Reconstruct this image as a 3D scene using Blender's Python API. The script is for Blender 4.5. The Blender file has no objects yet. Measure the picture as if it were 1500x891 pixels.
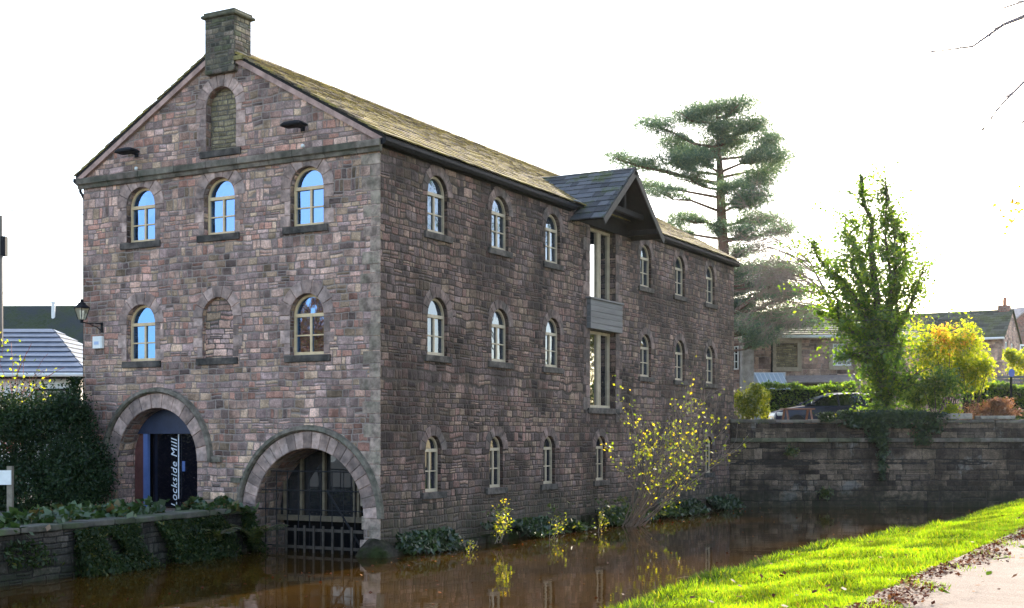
import bpy, bmesh, math, random
import numpy as np
from mathutils import Vector, Matrix
from mathutils.geometry import delaunay_2d_cdt

C = bpy.context.scene.collection
R = math.radians
PI = math.pi
random.seed(7)
rng = np.random.default_rng(11)

# ------------------------------------------------------------------ camera, sky, sun, exposure
# building frame: the near corner of the mill is the origin, +y runs along the canal wall, +x over the water
YAW = R(28.9)
FP = 1900.0
CAM = Vector((14.885, -21.481, 2.4))
cd = bpy.data.cameras.new('camera')
cam = bpy.data.objects.new('camera', cd)
C.objects.link(cam)
cam.location = CAM
cam.rotation_euler = (PI / 2, 0, YAW)
cd.sensor_fit = 'HORIZONTAL'
cd.sensor_width = 36
cd.lens = 36 * FP / 1500
cd.shift_y = 194.5 / 1500
cd.clip_end = 6000
bpy.context.scene.camera = cam

SUN_EL = R(26)
SUN_AZ = R(-2.4)            # from +y towards +x
world = bpy.data.worlds.new("World")
bpy.context.scene.world = world
world.use_nodes = True
wt = world.node_tree
for n in list(wt.nodes):
    wt.nodes.remove(n)
wo = wt.nodes.new('ShaderNodeOutputWorld')
bg = wt.nodes.new('ShaderNodeBackground')
sky = wt.nodes.new('ShaderNodeTexSky')
sky.sky_type = 'NISHITA'
sky.sun_disc = False
sky.sun_elevation = SUN_EL
sky.sun_rotation = SUN_AZ
sky.air_density = 1.0
sky.dust_density = 1.5
sky.ozone_density = 1.0
bg.inputs['Strength'].default_value = 0.15
wtc = wt.nodes.new('ShaderNodeTexCoord')
wmp = wt.nodes.new('ShaderNodeVectorMath')
wmp.operation = 'MULTIPLY'
wmp.inputs[1].default_value = (1, 1, 2.6)
wt.links.new(wtc.outputs['Generated'], wmp.inputs[0])
wnz = wt.nodes.new('ShaderNodeTexNoise')
wnz.inputs['Scale'].default_value = 2.1
wnz.inputs['Detail'].default_value = 6
wnz.inputs['Roughness'].default_value = .6
wt.links.new(wmp.outputs[0], wnz.inputs['Vector'])
wmr = wt.nodes.new('ShaderNodeMapRange')
wmr.interpolation_type = 'SMOOTHSTEP'
wmr.inputs['From Min'].default_value = .53
wmr.inputs['From Max'].default_value = .68
wmr.inputs['To Max'].default_value = .85
wt.links.new(wnz.outputs[0], wmr.inputs['Value'])
wmx = wt.nodes.new('ShaderNodeMix')
wmx.data_type = 'RGBA'
wt.links.new(wmr.outputs[0], wmx.inputs[0])
wt.links.new(sky.outputs[0], wmx.inputs[6])
wmx.inputs[7].default_value = (5.6, 5.6, 5.8, 1)      # sunlit cloud
wt.links.new(wmx.outputs[2], bg.inputs['Color'])
wt.links.new(bg.outputs[0], wo.inputs['Surface'])

sd = bpy.data.lights.new('sun', 'SUN')
sd.energy = 3.8
sd.angle = R(0.5)
sd.color = (1.0, 0.90, 0.74)
sun = bpy.data.objects.new('sun', sd)
C.objects.link(sun)
sdir = Vector((math.sin(SUN_AZ) * math.cos(SUN_EL), math.cos(SUN_AZ) * math.cos(SUN_EL), math.sin(SUN_EL)))
sun.rotation_euler = sdir.to_track_quat('Z', 'Y').to_euler()
sun.location = (0, 30, 60)

sc = bpy.context.scene
sc.view_settings.view_transform = 'Standard'
sc.view_settings.look = 'None'
sc.view_settings.gamma = 1
sc.view_settings.use_curve_mapping = False
sc.view_settings.exposure = 1.9
sc.cycles.max_bounces = 8
sc.cycles.use_denoising = True


def at(px, py, D):
    """a point of the place at depth D metres in front of the camera"""
    X = (px - 750) / FP * D
    Z = 2.4 + (640 - py) / FP * D
    c, s = math.cos(YAW), math.sin(YAW)
    return Vector((CAM.x + X * c - D * s, CAM.y + X * s + D * c, Z))


# ------------------------------------------------------------------ material helpers
class NT:
    def __init__(self, name):
        self.m = bpy.data.materials.new(name)
        self.m.use_nodes = True
        self.t = self.m.node_tree
        for n in list(self.t.nodes):
            self.t.nodes.remove(n)
        self.out = self.t.nodes.new('ShaderNodeOutputMaterial')

    def set(self, sock, v):
        if isinstance(v, bpy.types.NodeSocket):
            self.t.links.new(v, sock)
        elif v is not None:
            if sock.type == 'RGBA' and len(v) == 3:
                v = (*v, 1)
            if sock.type == 'VECTOR' and len(v) == 4:
                v = v[:3]
            sock.default_value = v

    def n(self, typ, props=None, **kw):
        nd = self.t.nodes.new('ShaderNode' + typ)
        for k, v in (props or {}).items():
            setattr(nd, k, v)
        for k, v in kw.items():
            key = int(k[1:]) if k[0] == 'i' and k[1:].isdigit() else k.replace('_', ' ')
            self.set(nd.inputs[key], v)
        return nd

    def ma(self, op, a, b=None, c=None):
        nd = self.n('Math', {'operation': op}, i0=a)
        if b is not None:
            self.set(nd.inputs[1], b)
        if c is not None:
            self.set(nd.inputs[2], c)
        return nd.outputs[0]

    def ss(self, v, lo, hi, a=0.0, b=1.0):
        nd = self.n('MapRange', {'interpolation_type': 'SMOOTHSTEP'}, Value=v)
        nd.inputs['From Min'].default_value = lo
        nd.inputs['From Max'].default_value = hi
        nd.inputs['To Min'].default_value = a
        nd.inputs['To Max'].default_value = b
        return nd.outputs[0]

    def noise(self, vec, scale, detail=3, rough=.55, dim='3D', w=None):
        nd = self.n('TexNoise', {'noise_dimensions': dim})
        if dim != '1D':
            self.set(nd.inputs['Vector'], vec)
        if w is not None:
            self.set(nd.inputs['W'], w)
        nd.inputs['Scale'].default_value = scale
        nd.inputs['Detail'].default_value = detail
        nd.inputs['Roughness'].default_value = rough
        return nd.outputs[0]

    def xyz(self, x, y, z=0.0):
        return self.n('CombineXYZ', None, X=x, Y=y, Z=z).outputs[0]

    def mix(self, f, a, b, blend='MIX'):
        nd = self.t.nodes.new('ShaderNodeMix')
        nd.data_type = 'RGBA'
        nd.blend_type = blend
        self.set(nd.inputs[0], f)
        self.set(nd.inputs[6], a)
        self.set(nd.inputs[7], b)
        return nd.outputs[2]

    def ramp(self, f, stops, interp='LINEAR'):
        nd = self.t.nodes.new('ShaderNodeValToRGB')
        cr = nd.color_ramp
        cr.interpolation = interp
        while len(cr.elements) < len(stops):
            cr.elements.new(.5)
        for e, (p, c) in zip(cr.elements, stops):
            e.position = p
            e.color = (*c, 1)
        self.set(nd.inputs[0], f)
        return nd.outputs[0]

    def scale(self, col, v):
        return self.n('VectorMath', {'operation': 'SCALE'}, i0=col, Scale=v).outputs[0]

    def bsdf(self, **kw):
        p = self.n('BsdfPrincipled')
        for k, v in kw.items():
            self.set(p.inputs[k.replace('_', ' ')], v)
        self.t.links.new(p.outputs[0], self.out.inputs[0])
        return p

    def bump(self, h, strength=.5, dist=.02):
        return self.n('Bump', None, Height=h, Strength=strength, Distance=dist).outputs[0]

    def pos(self):
        return self.n('TexCoord').outputs['Object']

    def boxuv(self):
        """u, v in metres from object coordinates, chosen by the face's own normal"""
        tc = self.n('TexCoord')
        p = self.n('SeparateXYZ', None, i0=tc.outputs['Object'])
        n = self.n('SeparateXYZ', None, i0=tc.outputs['Normal'])
        ax, ay, az = [self.ma('ABSOLUTE', n.outputs[i]) for i in range(3)]
        isx = self.ma('GREATER_THAN', ax, ay)
        isz = self.ma('GREATER_THAN', az, .75)
        u0 = self.ma('ADD', self.ma('MULTIPLY', isx, p.outputs[1]), self.ma('MULTIPLY', self.ma('SUBTRACT', 1, isx), p.outputs[0]))
        u = self.ma('ADD', self.ma('MULTIPLY', isz, p.outputs[0]), self.ma('MULTIPLY', self.ma('SUBTRACT', 1, isz), u0))
        v = self.ma('ADD', self.ma('MULTIPLY', isz, p.outputs[1]), self.ma('MULTIPLY', self.ma('SUBTRACT', 1, isz), p.outputs[2]))
        return u, v, tc.outputs['Object'], p.outputs[2]


def masonry(name, h, w, cols, mortar=(.13, .115, .10), joint=.011, bump=.7, soot=.55, algae=None, tone=1.0, seed=0.0, ragged=.010, patch=None):
    k = NT(name)
    u, v, P, z = k.boxuv()
    wob = k.noise(P, 1.7, 2)
    wob2 = k.noise(P, 5.0, 2)
    v1 = k.ma('ADD', v, k.ma('MULTIPLY', k.ma('SUBTRACT', wob, .5), .10))
    vv = k.ma('ADD', k.ma('DIVIDE', v1, h), k.ma('MULTIPLY', k.noise(None, 1.3, 2, dim='1D', w=k.ma('ADD', v, 3.1 + seed)), 2.4))
    row = k.ma('FLOOR', vv)
    fv = k.ma('FRACT', vv)
    rr = k.n('TexWhiteNoise', {'noise_dimensions': '1D'}, W=k.ma('ADD', row, .37 + seed)).outputs['Value']
    ww = k.ma('MULTIPLY', w, k.ma('ADD', .75, k.ma('MULTIPLY', rr, .5)))
    u1 = k.ma('ADD', u, k.ma('MULTIPLY', k.ma('SUBTRACT', wob2, .5), .06))
    un = k.noise(k.xyz(u, k.ma('MULTIPLY', row, 7.31)), 1.3, 1, dim='2D')
    uu = k.ma('ADD', k.ma('ADD', k.ma('DIVIDE', u1, ww), k.ma('MULTIPLY', rr, 91.7)), k.ma('MULTIPLY', un, 1.3))
    col = k.ma('FLOOR', uu)
    fu = k.ma('FRACT', uu)
    r0 = k.n('TexWhiteNoise', {'noise_dimensions': '2D'}, Vector=k.xyz(col, row)).outputs['Value']
    # some stones are split in two across, some are two thin stones one above the other
    sp = k.ma('GREATER_THAN', r0, .74)
    sv = k.ma('LESS_THAN', r0, .14)
    mu = k.ma('ADD', 1, sp)
    mv = k.ma('ADD', 1, sv)
    fu2, fv2 = k.ma('MULTIPLY', fu, mu), k.ma('MULTIPLY', fv, mv)
    col2 = k.ma('ADD', col, k.ma('MULTIPLY', k.ma('FLOOR', fu2), .5))
    row2 = k.ma('ADD', row, k.ma('MULTIPLY', k.ma('FLOOR', fv2), .5))
    fu3, fv3 = k.ma('FRACT', fu2), k.ma('FRACT', fv2)
    du = k.ma('DIVIDE', k.ma('MULTIPLY', k.ma('MINIMUM', fu3, k.ma('SUBTRACT', 1, fu3)), ww), mu)
    dv = k.ma('DIVIDE', k.ma('MULTIPLY', k.ma('MINIMUM', fv3, k.ma('SUBTRACT', 1, fv3)), h), mv)
    d = k.n('Math', {'operation': 'SMOOTH_MIN'}, i0=du, i1=dv, i2=.02).outputs[0]
    nf = k.noise(P, 14, 4, .65)
    d = k.ma('ADD', d, k.ma('MULTIPLY', k.ma('SUBTRACT', nf, .5), ragged * 2.5))
    stone = k.ss(d, joint * .35, joint * 1.5)
    rnd = k.n('TexWhiteNoise', {'noise_dimensions': '3D'}, Vector=k.xyz(col2, row2, 5.5 + seed))
    rv, rc = rnd.outputs['Value'], k.n('SeparateColor', None, Color=rnd.outputs['Color'])
    n_ = len(cols)
    colr = k.ramp(rv, [((i + .0) / n_, c) for i, c in enumerate(cols)], 'CONSTANT')
    tonev = k.ma('ADD', .68, k.ma('MULTIPLY', rc.outputs[1], .6))
    big = k.noise(P, .55, 4, .6)
    fine = k.noise(P, 28, 4, .7)
    mid = k.noise(P, 6, 3, .6)
    tonev = k.ma('MULTIPLY', tonev, k.ss(fine, .25, .75, .62, 1.35))
    tonev = k.ma('MULTIPLY', tonev, k.ss(mid, .25, .75, .7, 1.25))
    tonev = k.ma('MULTIPLY', tonev, k.ss(big, .36, .62, soot, 1.2))
    tonev = k.ma('MULTIPLY', tonev, k.ss(k.noise(P, 2.1, 4, .65), .3, .7, .78, 1.22))
    tonev = k.ma('MULTIPLY', tonev, tone)
    base = k.scale(colr, tonev)
    # patches where single stones are blackened
    bk = k.ma('MULTIPLY', k.ss(k.noise(P, .62, 3, .6), .50, .62), k.ma('GREATER_THAN', rc.outputs[0], .62))
    base = k.mix(k.ma('MULTIPLY', bk, .75), base, k.scale(base, .3))
    # vertical soot and rain streaks
    st = k.noise(k.n('VectorMath', {'operation': 'MULTIPLY'}, i0=P, i1=(1.6, 1.6, .16)).outputs[0], 1.5, 4, .6)
    base = k.mix(k.ss(st, .56, .72, 0, .65), base, k.scale(base, .42))
    if patch:
        pm = k.ss(k.noise(P, .8, 5, .7), .56, .66, 0, .8)
        base = k.mix(pm, base, patch)
    if algae:
        zl, zh, ac, am = algae
        a_ = k.ma('MULTIPLY', k.ss(k.ma('ADD', z, k.ma('MULTIPLY', k.ma('SUBTRACT', mid, .5), 1.6)), zl, zh, 1, 0), am)
        base = k.mix(a_, base, ac)
    mort = k.scale(k.mix(k.ss(big, .3, .7), mortar, tuple(x * .6 for x in mortar)), tone)
    colf = k.mix(stone, mort, base)
    hgt = k.ma('ADD', k.ma('MULTIPLY', k.ss(d, 0, .03), k.ma('ADD', .6, k.ma('MULTIPLY', rc.outputs[2], .6))),
               k.ma('ADD', k.ma('MULTIPLY', fine, .25), k.ma('MULTIPLY', nf, .3)))
    k.bsdf(Base_Color=colf, Roughness=.92, Specular_IOR_Level=.2, Normal=k.bump(hgt, bump, .035))
    return k.m


def plain(name, col, rough=.7, var=.25, scale=6, metal=0.0, bump=0.0, island=0.0, spec=.4, col2=None, stretch=None):
    k = NT(name)
    P = k.pos()
    if stretch:
        P = k.n('VectorMath', {'operation': 'MULTIPLY'}, i0=P, i1=stretch).outputs[0]
    nz = k.noise(P, scale, 5, .65)
    f = k.ss(nz, .3, .7, 1 - var, 1 + var)
    c = (*col, 1)
    if col2:
        c = k.mix(k.ss(k.noise(P, scale * .37, 4, .6), .42, .62), col, col2)
    b = k.scale(c, f)
    if island:
        ri = k.n('NewGeometry').outputs['Random Per Island']
        b = k.scale(b, k.ss(ri, 0, 1, 1 - island, 1 + island))
    kw = dict(Base_Color=b, Roughness=rough, Metallic=metal, Specular_IOR_Level=spec)
    if bump:
        kw['Normal'] = k.bump(k.noise(P, scale * 3, 4, .7), bump, .02)
    k.bsdf(**kw)
    return k.m


def leafmat(name, stops, trans=.45, tcol=(1.25, 1.3, .55), gloss=.06, var=.25, vs=.9):
    k = NT(name)
    ri = k.n('NewGeometry').outputs['Random Per Island']
    c = k.ramp(ri, stops)
    P = k.pos()
    c = k.scale(c, k.ss(k.noise(P, vs, 4), .3, .7, 1 - var, 1 + var))
    tc = k.mix(1.0, c, (*tcol, 1), 'MULTIPLY')
    d = k.n('BsdfDiffuse', None, Color=c)
    t = k.n('BsdfTranslucent', None, Color=tc)
    m = k.n('MixShader', None, Fac=trans)
    k.t.links.new(d.outputs[0], m.inputs[1])
    k.t.links.new(t.outputs[0], m.inputs[2])
    g = k.n('BsdfGlossy', None, Roughness=.45, Color=(.9, .9, .9, 1))
    m2 = k.n('MixShader', None, Fac=gloss)
    k.t.links.new(m.outputs[0], m2.inputs[1])
    k.t.links.new(g.outputs[0], m2.inputs[2])
    k.t.links.new(m2.outputs[0], k.out.inputs[0])
    return k.m


def glassmat(name, dark=(.01, .012, .015), refl=.5, wav=.35, tint=(.8, .9, 1.0)):
    k = NT(name)
    P = k.pos()
    b = k.bump(k.noise(P, 2.2, 1), wav, .01)
    d = k.n('BsdfDiffuse', None, Color=dark)
    g = k.n('BsdfGlossy', None, Roughness=.02, Color=tint, Normal=b)
    fr = k.n('Fresnel', None, IOR=1.5)
    f = k.ma('MINIMUM', k.ma('ADD', fr.outputs[0], refl), 1.0)
    m = k.n('MixShader', None, Fac=f)
    k.t.links.new(d.outputs[0], m.inputs[1])
    k.t.links.new(g.outputs[0], m.inputs[2])
    k.t.links.new(m.outputs[0], k.out.inputs[0])
    return k.m


# ------------------------------------------------------------------ object helpers
def link(o, parent=None):
    C.objects.link(o)
    if parent:
        o.parent = parent
    return o


def tag(o, label=None, cat=None, group=None, kind=None):
    if label:
        o['label'] = label
    if cat:
        o['category'] = cat
    if group:
        o['group'] = group
    if kind:
        o['kind'] = kind
    return o


def thing(name, label, cat, loc=(0, 0, 0), rz=0, group=None):
    o = bpy.data.objects.new(name, None)
    o.empty_display_size = .3
    o.location = loc
    o.rotation_euler = (0, 0, rz)
    link(o)
    return tag(o, label, cat, group)


class MB:
    def __init__(self):
        self.v, self.f = [], []

    def add(self, vs, fs):
        o = len(self.v)
        self.v += [tuple(p) for p in vs]
        self.f += [tuple(i + o for i in q) for q in fs]
        return self

    def box(self, x0, x1, y0, y1, z0, z1, M=None):
        vs = [Vector((x, y, z)) for z in (z0, z1) for y in (y0, y1) for x in (x0, x1)]
        if M:
            vs = [M @ p for p in vs]
        return self.add(vs, [(0, 2, 3, 1), (4, 5, 7, 6), (0, 1, 5, 4), (2, 6, 7, 3), (0, 4, 6, 2), (1, 3, 7, 5)])

    def prism(self, poly, fn, d0, d1):
        """poly of 2D points, fn(u, v, d) -> 3D, from depth d0 to d1"""
        n = len(poly)
        vs = [fn(u, v, d0) for u, v in poly] + [fn(u, v, d1) for u, v in poly]
        fs = [tuple(range(n)), tuple(range(2 * n - 1, n - 1, -1))]
        fs += [(i, i + n, (i + 1) % n + n, (i + 1) % n) for i in range(n)]
        return self.add(vs, fs)

    def tube(self, pts, rad, n=6, cap=True):
        pts = [Vector(p) for p in pts]
        if not hasattr(rad, '__len__'):
            rad = [rad] * len(pts)
        vs, fs = [], []
        ref = Vector((.31, .17, .93))
        for i, p in enumerate(pts):
            t = (pts[min(i + 1, len(pts) - 1)] - pts[max(i - 1, 0)])
            if t.length < 1e-6:
                t = Vector((0, 0, 1))
            t.normalize()
            if abs(t.dot(ref)) > .95:
                ref = Vector((.9, .3, .1))
            a = t.cross(ref).normalized()
            b = t.cross(a)
            for k in range(n):
                an = 2 * PI * k / n
                vs.append(p + (a * math.cos(an) + b * math.sin(an)) * rad[i])
        for i in range(len(pts) - 1):
            for k in range(n):
                k2 = (k + 1) % n
                fs.append((i * n + k, i * n + k2, (i + 1) * n + k2, (i + 1) * n + k))
        if cap:
            fs.append(tuple(range(n - 1, -1, -1)))
            fs.append(tuple((len(pts) - 1) * n + k for k in range(n)))
        return self.add(vs, fs)

    def loft(self, secs, close=True):
        n = len(secs[0])
        vs = [p for s in secs for p in s]
        fs = []
        for i in range(len(secs) - 1):
            for k in range(n):
                k2 = (k + 1) % n
                fs.append((i * n + k, i * n + k2, (i + 1) * n + k2, (i + 1) * n + k))
        if close:
            fs.append(tuple(range(n - 1, -1, -1)))
            fs.append(tuple((len(secs) - 1) * n + k for k in range(n)))
        return self.add(vs, fs)

    def lathe(self, prof, n=12, c=(0, 0, 0)):
        secs = [[(c[0] + r * math.cos(2 * PI * k / n), c[1] + r * math.sin(2 * PI * k / n), c[2] + z) for k in range(n)] for r, z in prof]
        return self.loft(secs)

    def build(self, name, mat, parent=None, smooth=False, bevel=0, M=None, fixn=True):
        me = bpy.data.meshes.new(name)
        me.from_pydata(self.v, [], self.f)
        if M:
            me.transform(M)
        if fixn:
            bm = bmesh.new()
            bm.from_mesh(me)
            bmesh.ops.recalc_face_normals(bm, faces=bm.faces)
            bm.to_mesh(me)
            bm.free()
        me.materials.append(mat)
        if smooth:
            me.polygons.foreach_set('use_smooth', [True] * len(me.polygons))
        o = bpy.data.objects.new(name, me)
        link(o, parent)
        if bevel:
            b = o.modifiers.new('bevel', 'BEVEL')
            b.width = bevel
            b.segments = 2
            b.limit_method = 'ANGLE'
        return o


def npmesh(name, verts, k, mat, parent=None):
    """verts (N*k,3): N loose faces of k corners each"""
    verts = np.asarray(verts, dtype=np.float32).reshape(-1, 3)
    n = len(verts)
    me = bpy.data.meshes.new(name)
    me.vertices.add(n)
    me.vertices.foreach_set('co', verts.ravel())
    me.loops.add(n)
    me.loops.foreach_set('vertex_index', np.arange(n, dtype=np.int32))
    me.polygons.add(n // k)
    me.polygons.foreach_set('loop_start', np.arange(0, n, k, dtype=np.int32))
    me.update(calc_edges=True)
    me.materials.append(mat)
    o = bpy.data.objects.new(name, me)
    return link(o, parent)


def leaf_quads(cen, size, aspect=.55, up=0.0, rg=rng, axis=None):
    cen = np.asarray(cen, dtype=float)
    n = len(cen)
    a = rg.normal(size=(n, 3)) if axis is None else axis + rg.normal(size=(n, 3)) * .35
    a /= np.linalg.norm(a, axis=1)[:, None] + 1e-9
    b = rg.normal(size=(n, 3))
    b[:, 2] += 0
    nn = np.cross(a, b)
    nn[:, 2] += up * np.sign(nn[:, 2] + 1e-9)
    nn /= np.linalg.norm(nn, axis=1)[:, None] + 1e-9
    b = np.cross(nn, a)
    b /= np.linalg.norm(b, axis=1)[:, None] + 1e-9
    s = (np.asarray(size) * np.ones(n))[:, None]
    L, W = a * s * .5, b * s * .5 * aspect
    v = np.stack([cen - L, cen - L * .1 + W, cen + L, cen - L * .1 - W], axis=1)
    return v.reshape(-1, 3)


def blob_points(n, c, r, shell=.5, rg=rng):
    """points in an ellipsoid, denser near its outside"""
    d = rg.normal(size=(n, 3))
    d /= np.linalg.norm(d, axis=1)[:, None]
    rad = (shell + (1 - shell) * rg.random(n)) ** .8
    rad *= 1 + .18 * np.sin(d[:, 0] * 7 + c[0] * 3) * np.sin(d[:, 2] * 6 + c[1]) + .12 * rg.normal(size=n)
    return np.asarray(c) + d * rad[:, None] * np.asarray(r)


# ------------------------------------------------------------------ materials
STONE = [(.40, .265, .205), (.32, .235, .21), (.44, .325, .225), (.25, .195, .18), (.37, .20, .15),
         (.47, .335, .27), (.30, .225, .215), (.37, .285, .19), (.42, .275, .23), (.20, .155, .14)]
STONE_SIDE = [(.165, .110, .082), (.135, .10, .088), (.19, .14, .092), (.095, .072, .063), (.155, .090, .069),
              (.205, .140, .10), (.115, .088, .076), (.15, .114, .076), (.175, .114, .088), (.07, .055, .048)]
def blend(cols, mean, f):
    return [tuple(x * (1 - f) + m * f for x, m in zip(c, mean)) for c in cols]


STONE = blend([(r * 1.17, g_ * 1.07, b_ * 1.04) for r, g_, b_ in STONE], (.42, .28, .25), .2)
STONE_SIDE = blend([(r * 1.15, g_ * 1.08, b_ * 1.14) for r, g_, b_ in STONE_SIDE], (.165, .12, .108), .25)  # same stone as the gable, darkened: side wall's shade is in the colour
m_gable = masonry('gable stone', .145, .27, STONE, mortar=(.29, .235, .205), soot=.52, algae=(.2, 1.6, (.09, .085, .06), .55))
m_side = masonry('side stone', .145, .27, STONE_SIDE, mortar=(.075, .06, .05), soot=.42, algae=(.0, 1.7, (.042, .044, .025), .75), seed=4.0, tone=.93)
m_buff = masonry('buff infill stone', .10, .34, [(.30, .25, .15), (.27, .22, .13), (.33, .27, .17), (.22, .18, .11), (.29, .23, .15)], soot=.8, seed=9)
m_blind = masonry('blind infill stone', .13, .34, STONE, soot=.8, seed=12, tone=.95)
m_bank = masonry('mossy bank stone', .13, .42, [(.055, .05, .042), (.042, .037, .032), (.065, .055, .046), (.035, .031, .027), (.048, .04, .034)],
                 mortar=(.02, .018, .015), soot=.5, algae=(-.3, .8, (.018, .024, .011), .8), seed=2)
m_lockwall = masonry('old canal wall stone', .24, .62, [(.125, .092, .066), (.10, .074, .056), (.145, .106, .078), (.08, .06, .048), (.11, .08, .06)],
                     mortar=(.035, .03, .025), soot=.4, algae=(-.1, 1.1, (.022, .024, .014), .85), seed=6, patch=(.16, .15, .14))
m_chim = masonry('chimney stone', .11, .27, [(.24, .20, .14), (.19, .165, .115), (.28, .22, .17), (.13, .12, .095), (.23, .18, .145), (.17, .17, .105)],
                 mortar=(.11, .10, .08), soot=.55, seed=8, ragged=.014)
m_house = masonry('house stone', .22, .5, [(.42, .27, .21), (.36, .235, .19), (.46, .31, .235), (.31, .21, .18), (.41, .28, .22)],
                  mortar=(.36, .30, .26), soot=.85, seed=3)
m_brick = masonry('red brick', .075, .22, [(.32, .12, .08), (.28, .10, .07), (.35, .15, .1), (.3, .13, .09)], mortar=(.3, .27, .24), soot=.9, seed=5)
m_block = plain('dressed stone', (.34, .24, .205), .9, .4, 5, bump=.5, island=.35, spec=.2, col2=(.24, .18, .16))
m_block_s = plain('dressed side stone', (.16, .112, .098), .9, .4, 5, bump=.5, island=.35, spec=.2, col2=(.095, .078, .07))  # darker copy of the dressed stone, carrying the side wall's shade
m_quoin = plain('quoin stone', (.30, .225, .185), .9, .5, 5, bump=.6, island=.2, spec=.2, col2=(.21, .175, .135))
m_sill = plain('sill stone', (.10, .085, .075), .92, .5, 5, bump=.6, island=.25, spec=.2, col2=(.06, .055, .05))
m_hood = plain('hood mould stone', (.155, .13, .105), .92, .45, 6, bump=.6, spec=.2, col2=(.105, .10, .075))
m_foot = plain('mossy footing rock', (.042, .036, .028), .95, .5, 4, bump=.9, spec=.0, col2=(.018, .024, .009))
m_string = plain('string course stone', (.17, .14, .115), .92, .5, 3, bump=.6, island=.25, spec=.2, col2=(.09, .085, .065))
m_verge = plain('pink verge mortar', (.36, .235, .20), .9, .3, 4, bump=.3)
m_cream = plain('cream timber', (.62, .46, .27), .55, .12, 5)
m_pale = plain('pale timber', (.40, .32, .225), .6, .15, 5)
m_navy = plain('navy board', (.025, .035, .075), .5, .2, 3)
m_bluepost = plain('blue post paint', (.10, .16, .38), .45, .1, 4)
m_redboard = plain('dark red board', (.13, .05, .045), .7, .25, 4)
m_iron = plain('dark iron', (.014, .014, .016), .75, .3, 12, spec=.15)
m_white = plain('white paint', (.72, .72, .70), .5, .08, 4)
m_darkwood = plain('dark timber', (.012, .010, .009), .95, .3, 5, stretch=(1, 1, .3))
m_greywood = plain('grey timber board', (.13, .125, .125), .75, .25, 4, stretch=(1, .2, 4))
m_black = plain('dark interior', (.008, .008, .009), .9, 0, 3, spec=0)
m_lead = plain('lead flashing', (.35, .38, .42), .4, .15, 4, metal=.5)
m_glass_g = glassmat('gable glass', refl=.42, tint=(.22, .45, .95), wav=.9)  # blue of the mirrored sky is put into the reflection tint
m_glass_s = glassmat('side glass', refl=.07, tint=(.62, .76, 1), wav=.8, dark=(.03, .034, .042))
m_glass_low = glassmat('shaded glass', refl=.02, dark=(.02, .02, .026))
m_glass_loft = glassmat('loft glass', refl=.33, tint=(.95, .97, 1))
m_text = plain('white lettering', (.75, .78, .85), .5, 0, 3)


def mossroof(name, slate, moss, amount=(.42, .6), sc_=1.3):
    k = NT(name)
    P = k.pos()
    ri = k.n('NewGeometry').outputs['Random Per Island']
    c = k.scale((*slate, 1), k.ss(ri, 0, 1, .55, 1.5))
    n1 = k.noise(P, sc_, 6, .72)
    n2 = k.noise(P, 9, 4, .7)
    f = k.ma('MULTIPLY', k.ss(n1, amount[0], amount[1]), k.ss(n2, .3, .55))
    mc = k.mix(k.ss(n2, .4, .7), moss, tuple(x * .5 for x in moss))
    b = k.mix(f, c, mc)
    k.bsdf(Base_Color=b, Roughness=.85, Specular_IOR_Level=.3, Normal=k.bump(k.ma('ADD', n2, k.noise(P, 30, 3)), .6, .03))
    return k.m


m_roof = mossroof('mossy stone slates', (.13, .098, .072), (.42, .325, .095), (.38, .60), 2.6)
m_canopyroof = mossroof('canopy slates', (.075, .078, .085), (.085, .11, .03), (.5, .66))
m_tileroof = plain('grey concrete tile', (.10, .115, .15), .45, .2, 5, island=.2)
m_darkroof = mossroof('dark mossy roof', (.03, .035, .035), (.045, .06, .022), (.4, .55), .5)
m_houseroof = mossroof('house roof slates', (.07, .07, .055), (.10, .115, .04), (.4, .6), .8)

# ------------------------------------------------------------------ ground and water
def sheet(name, poly, z, mat, kind='structure', sub=None):
    mb = MB()
    mb.add([(x, y, z) for x, y in poly], [tuple(range(len(poly)))])
    o = mb.build(name, mat, fixn=False)
    if o.data.polygons[0].normal.z < 0:
        o.data.flip_normals()
    return tag(o, kind=kind)


k = NT('earth and grass')
P = k.pos()
g = k.mix(k.ss(k.noise(P, .3, 5, .6), .4, .6), (.05, .065, .022), (.085, .07, .045))
k.bsdf(Base_Color=g, Roughness=.95, Normal=k.bump(k.noise(P, 12, 4), .5, .03))
m_ground = k.m
k = NT('yard paving')
P = k.pos()
k.bsdf(Base_Color=k.scale((.10, .092, .08, 1), k.ss(k.noise(P, 5, 5, .7), .3, .7, .6, 1.4)), Roughness=.9, Normal=k.bump(k.noise(P, 25, 4), .4, .02))
m_yard = k.m
k = NT('muddy canal water')
P = k.pos()
rip = k.noise(k.n('VectorMath', {'operation': 'MULTIPLY'}, i0=P, i1=(1, 1, 1)).outputs[0], 1.1, 3, .5)
rip2 = k.noise(P, 6.0, 2, .5)
mud = k.mix(k.ss(k.noise(P, .35, 3), .35, .65), (.046, .0225, .0030), (.024, .012, .0022))
k.bsdf(Base_Color=mud, Roughness=.03, IOR=1.33, Specular_IOR_Level=.5,
       Normal=k.bump(k.ma('ADD', rip, k.ma('MULTIPLY', rip2, .18)), .06, .05))
m_water = k.m
k = NT('towpath gravel')
P = k.pos()
n1 = k.noise(P, 2.2, 6, .7)
n2 = k.noise(P, 40, 4, .7)
b = k.mix(k.ss(n1, .35, .65), (.105, .066, .050), (.15, .102, .080))
b = k.scale(b, k.ss(n2, .25, .75, .5, 1.35))
b = k.mix(k.ss(k.noise(P, 1.3, 7, .78), .52, .68, 0, .8), b, (.10, .068, .052))
k.bsdf(Base_Color=b, Roughness=.93, Normal=k.bump(k.ma('ADD', n2, k.ma('MULTIPLY', n1, 1.5)), .6, .02))
m_path = k.m
k = NT('bank soil and turf')
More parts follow.
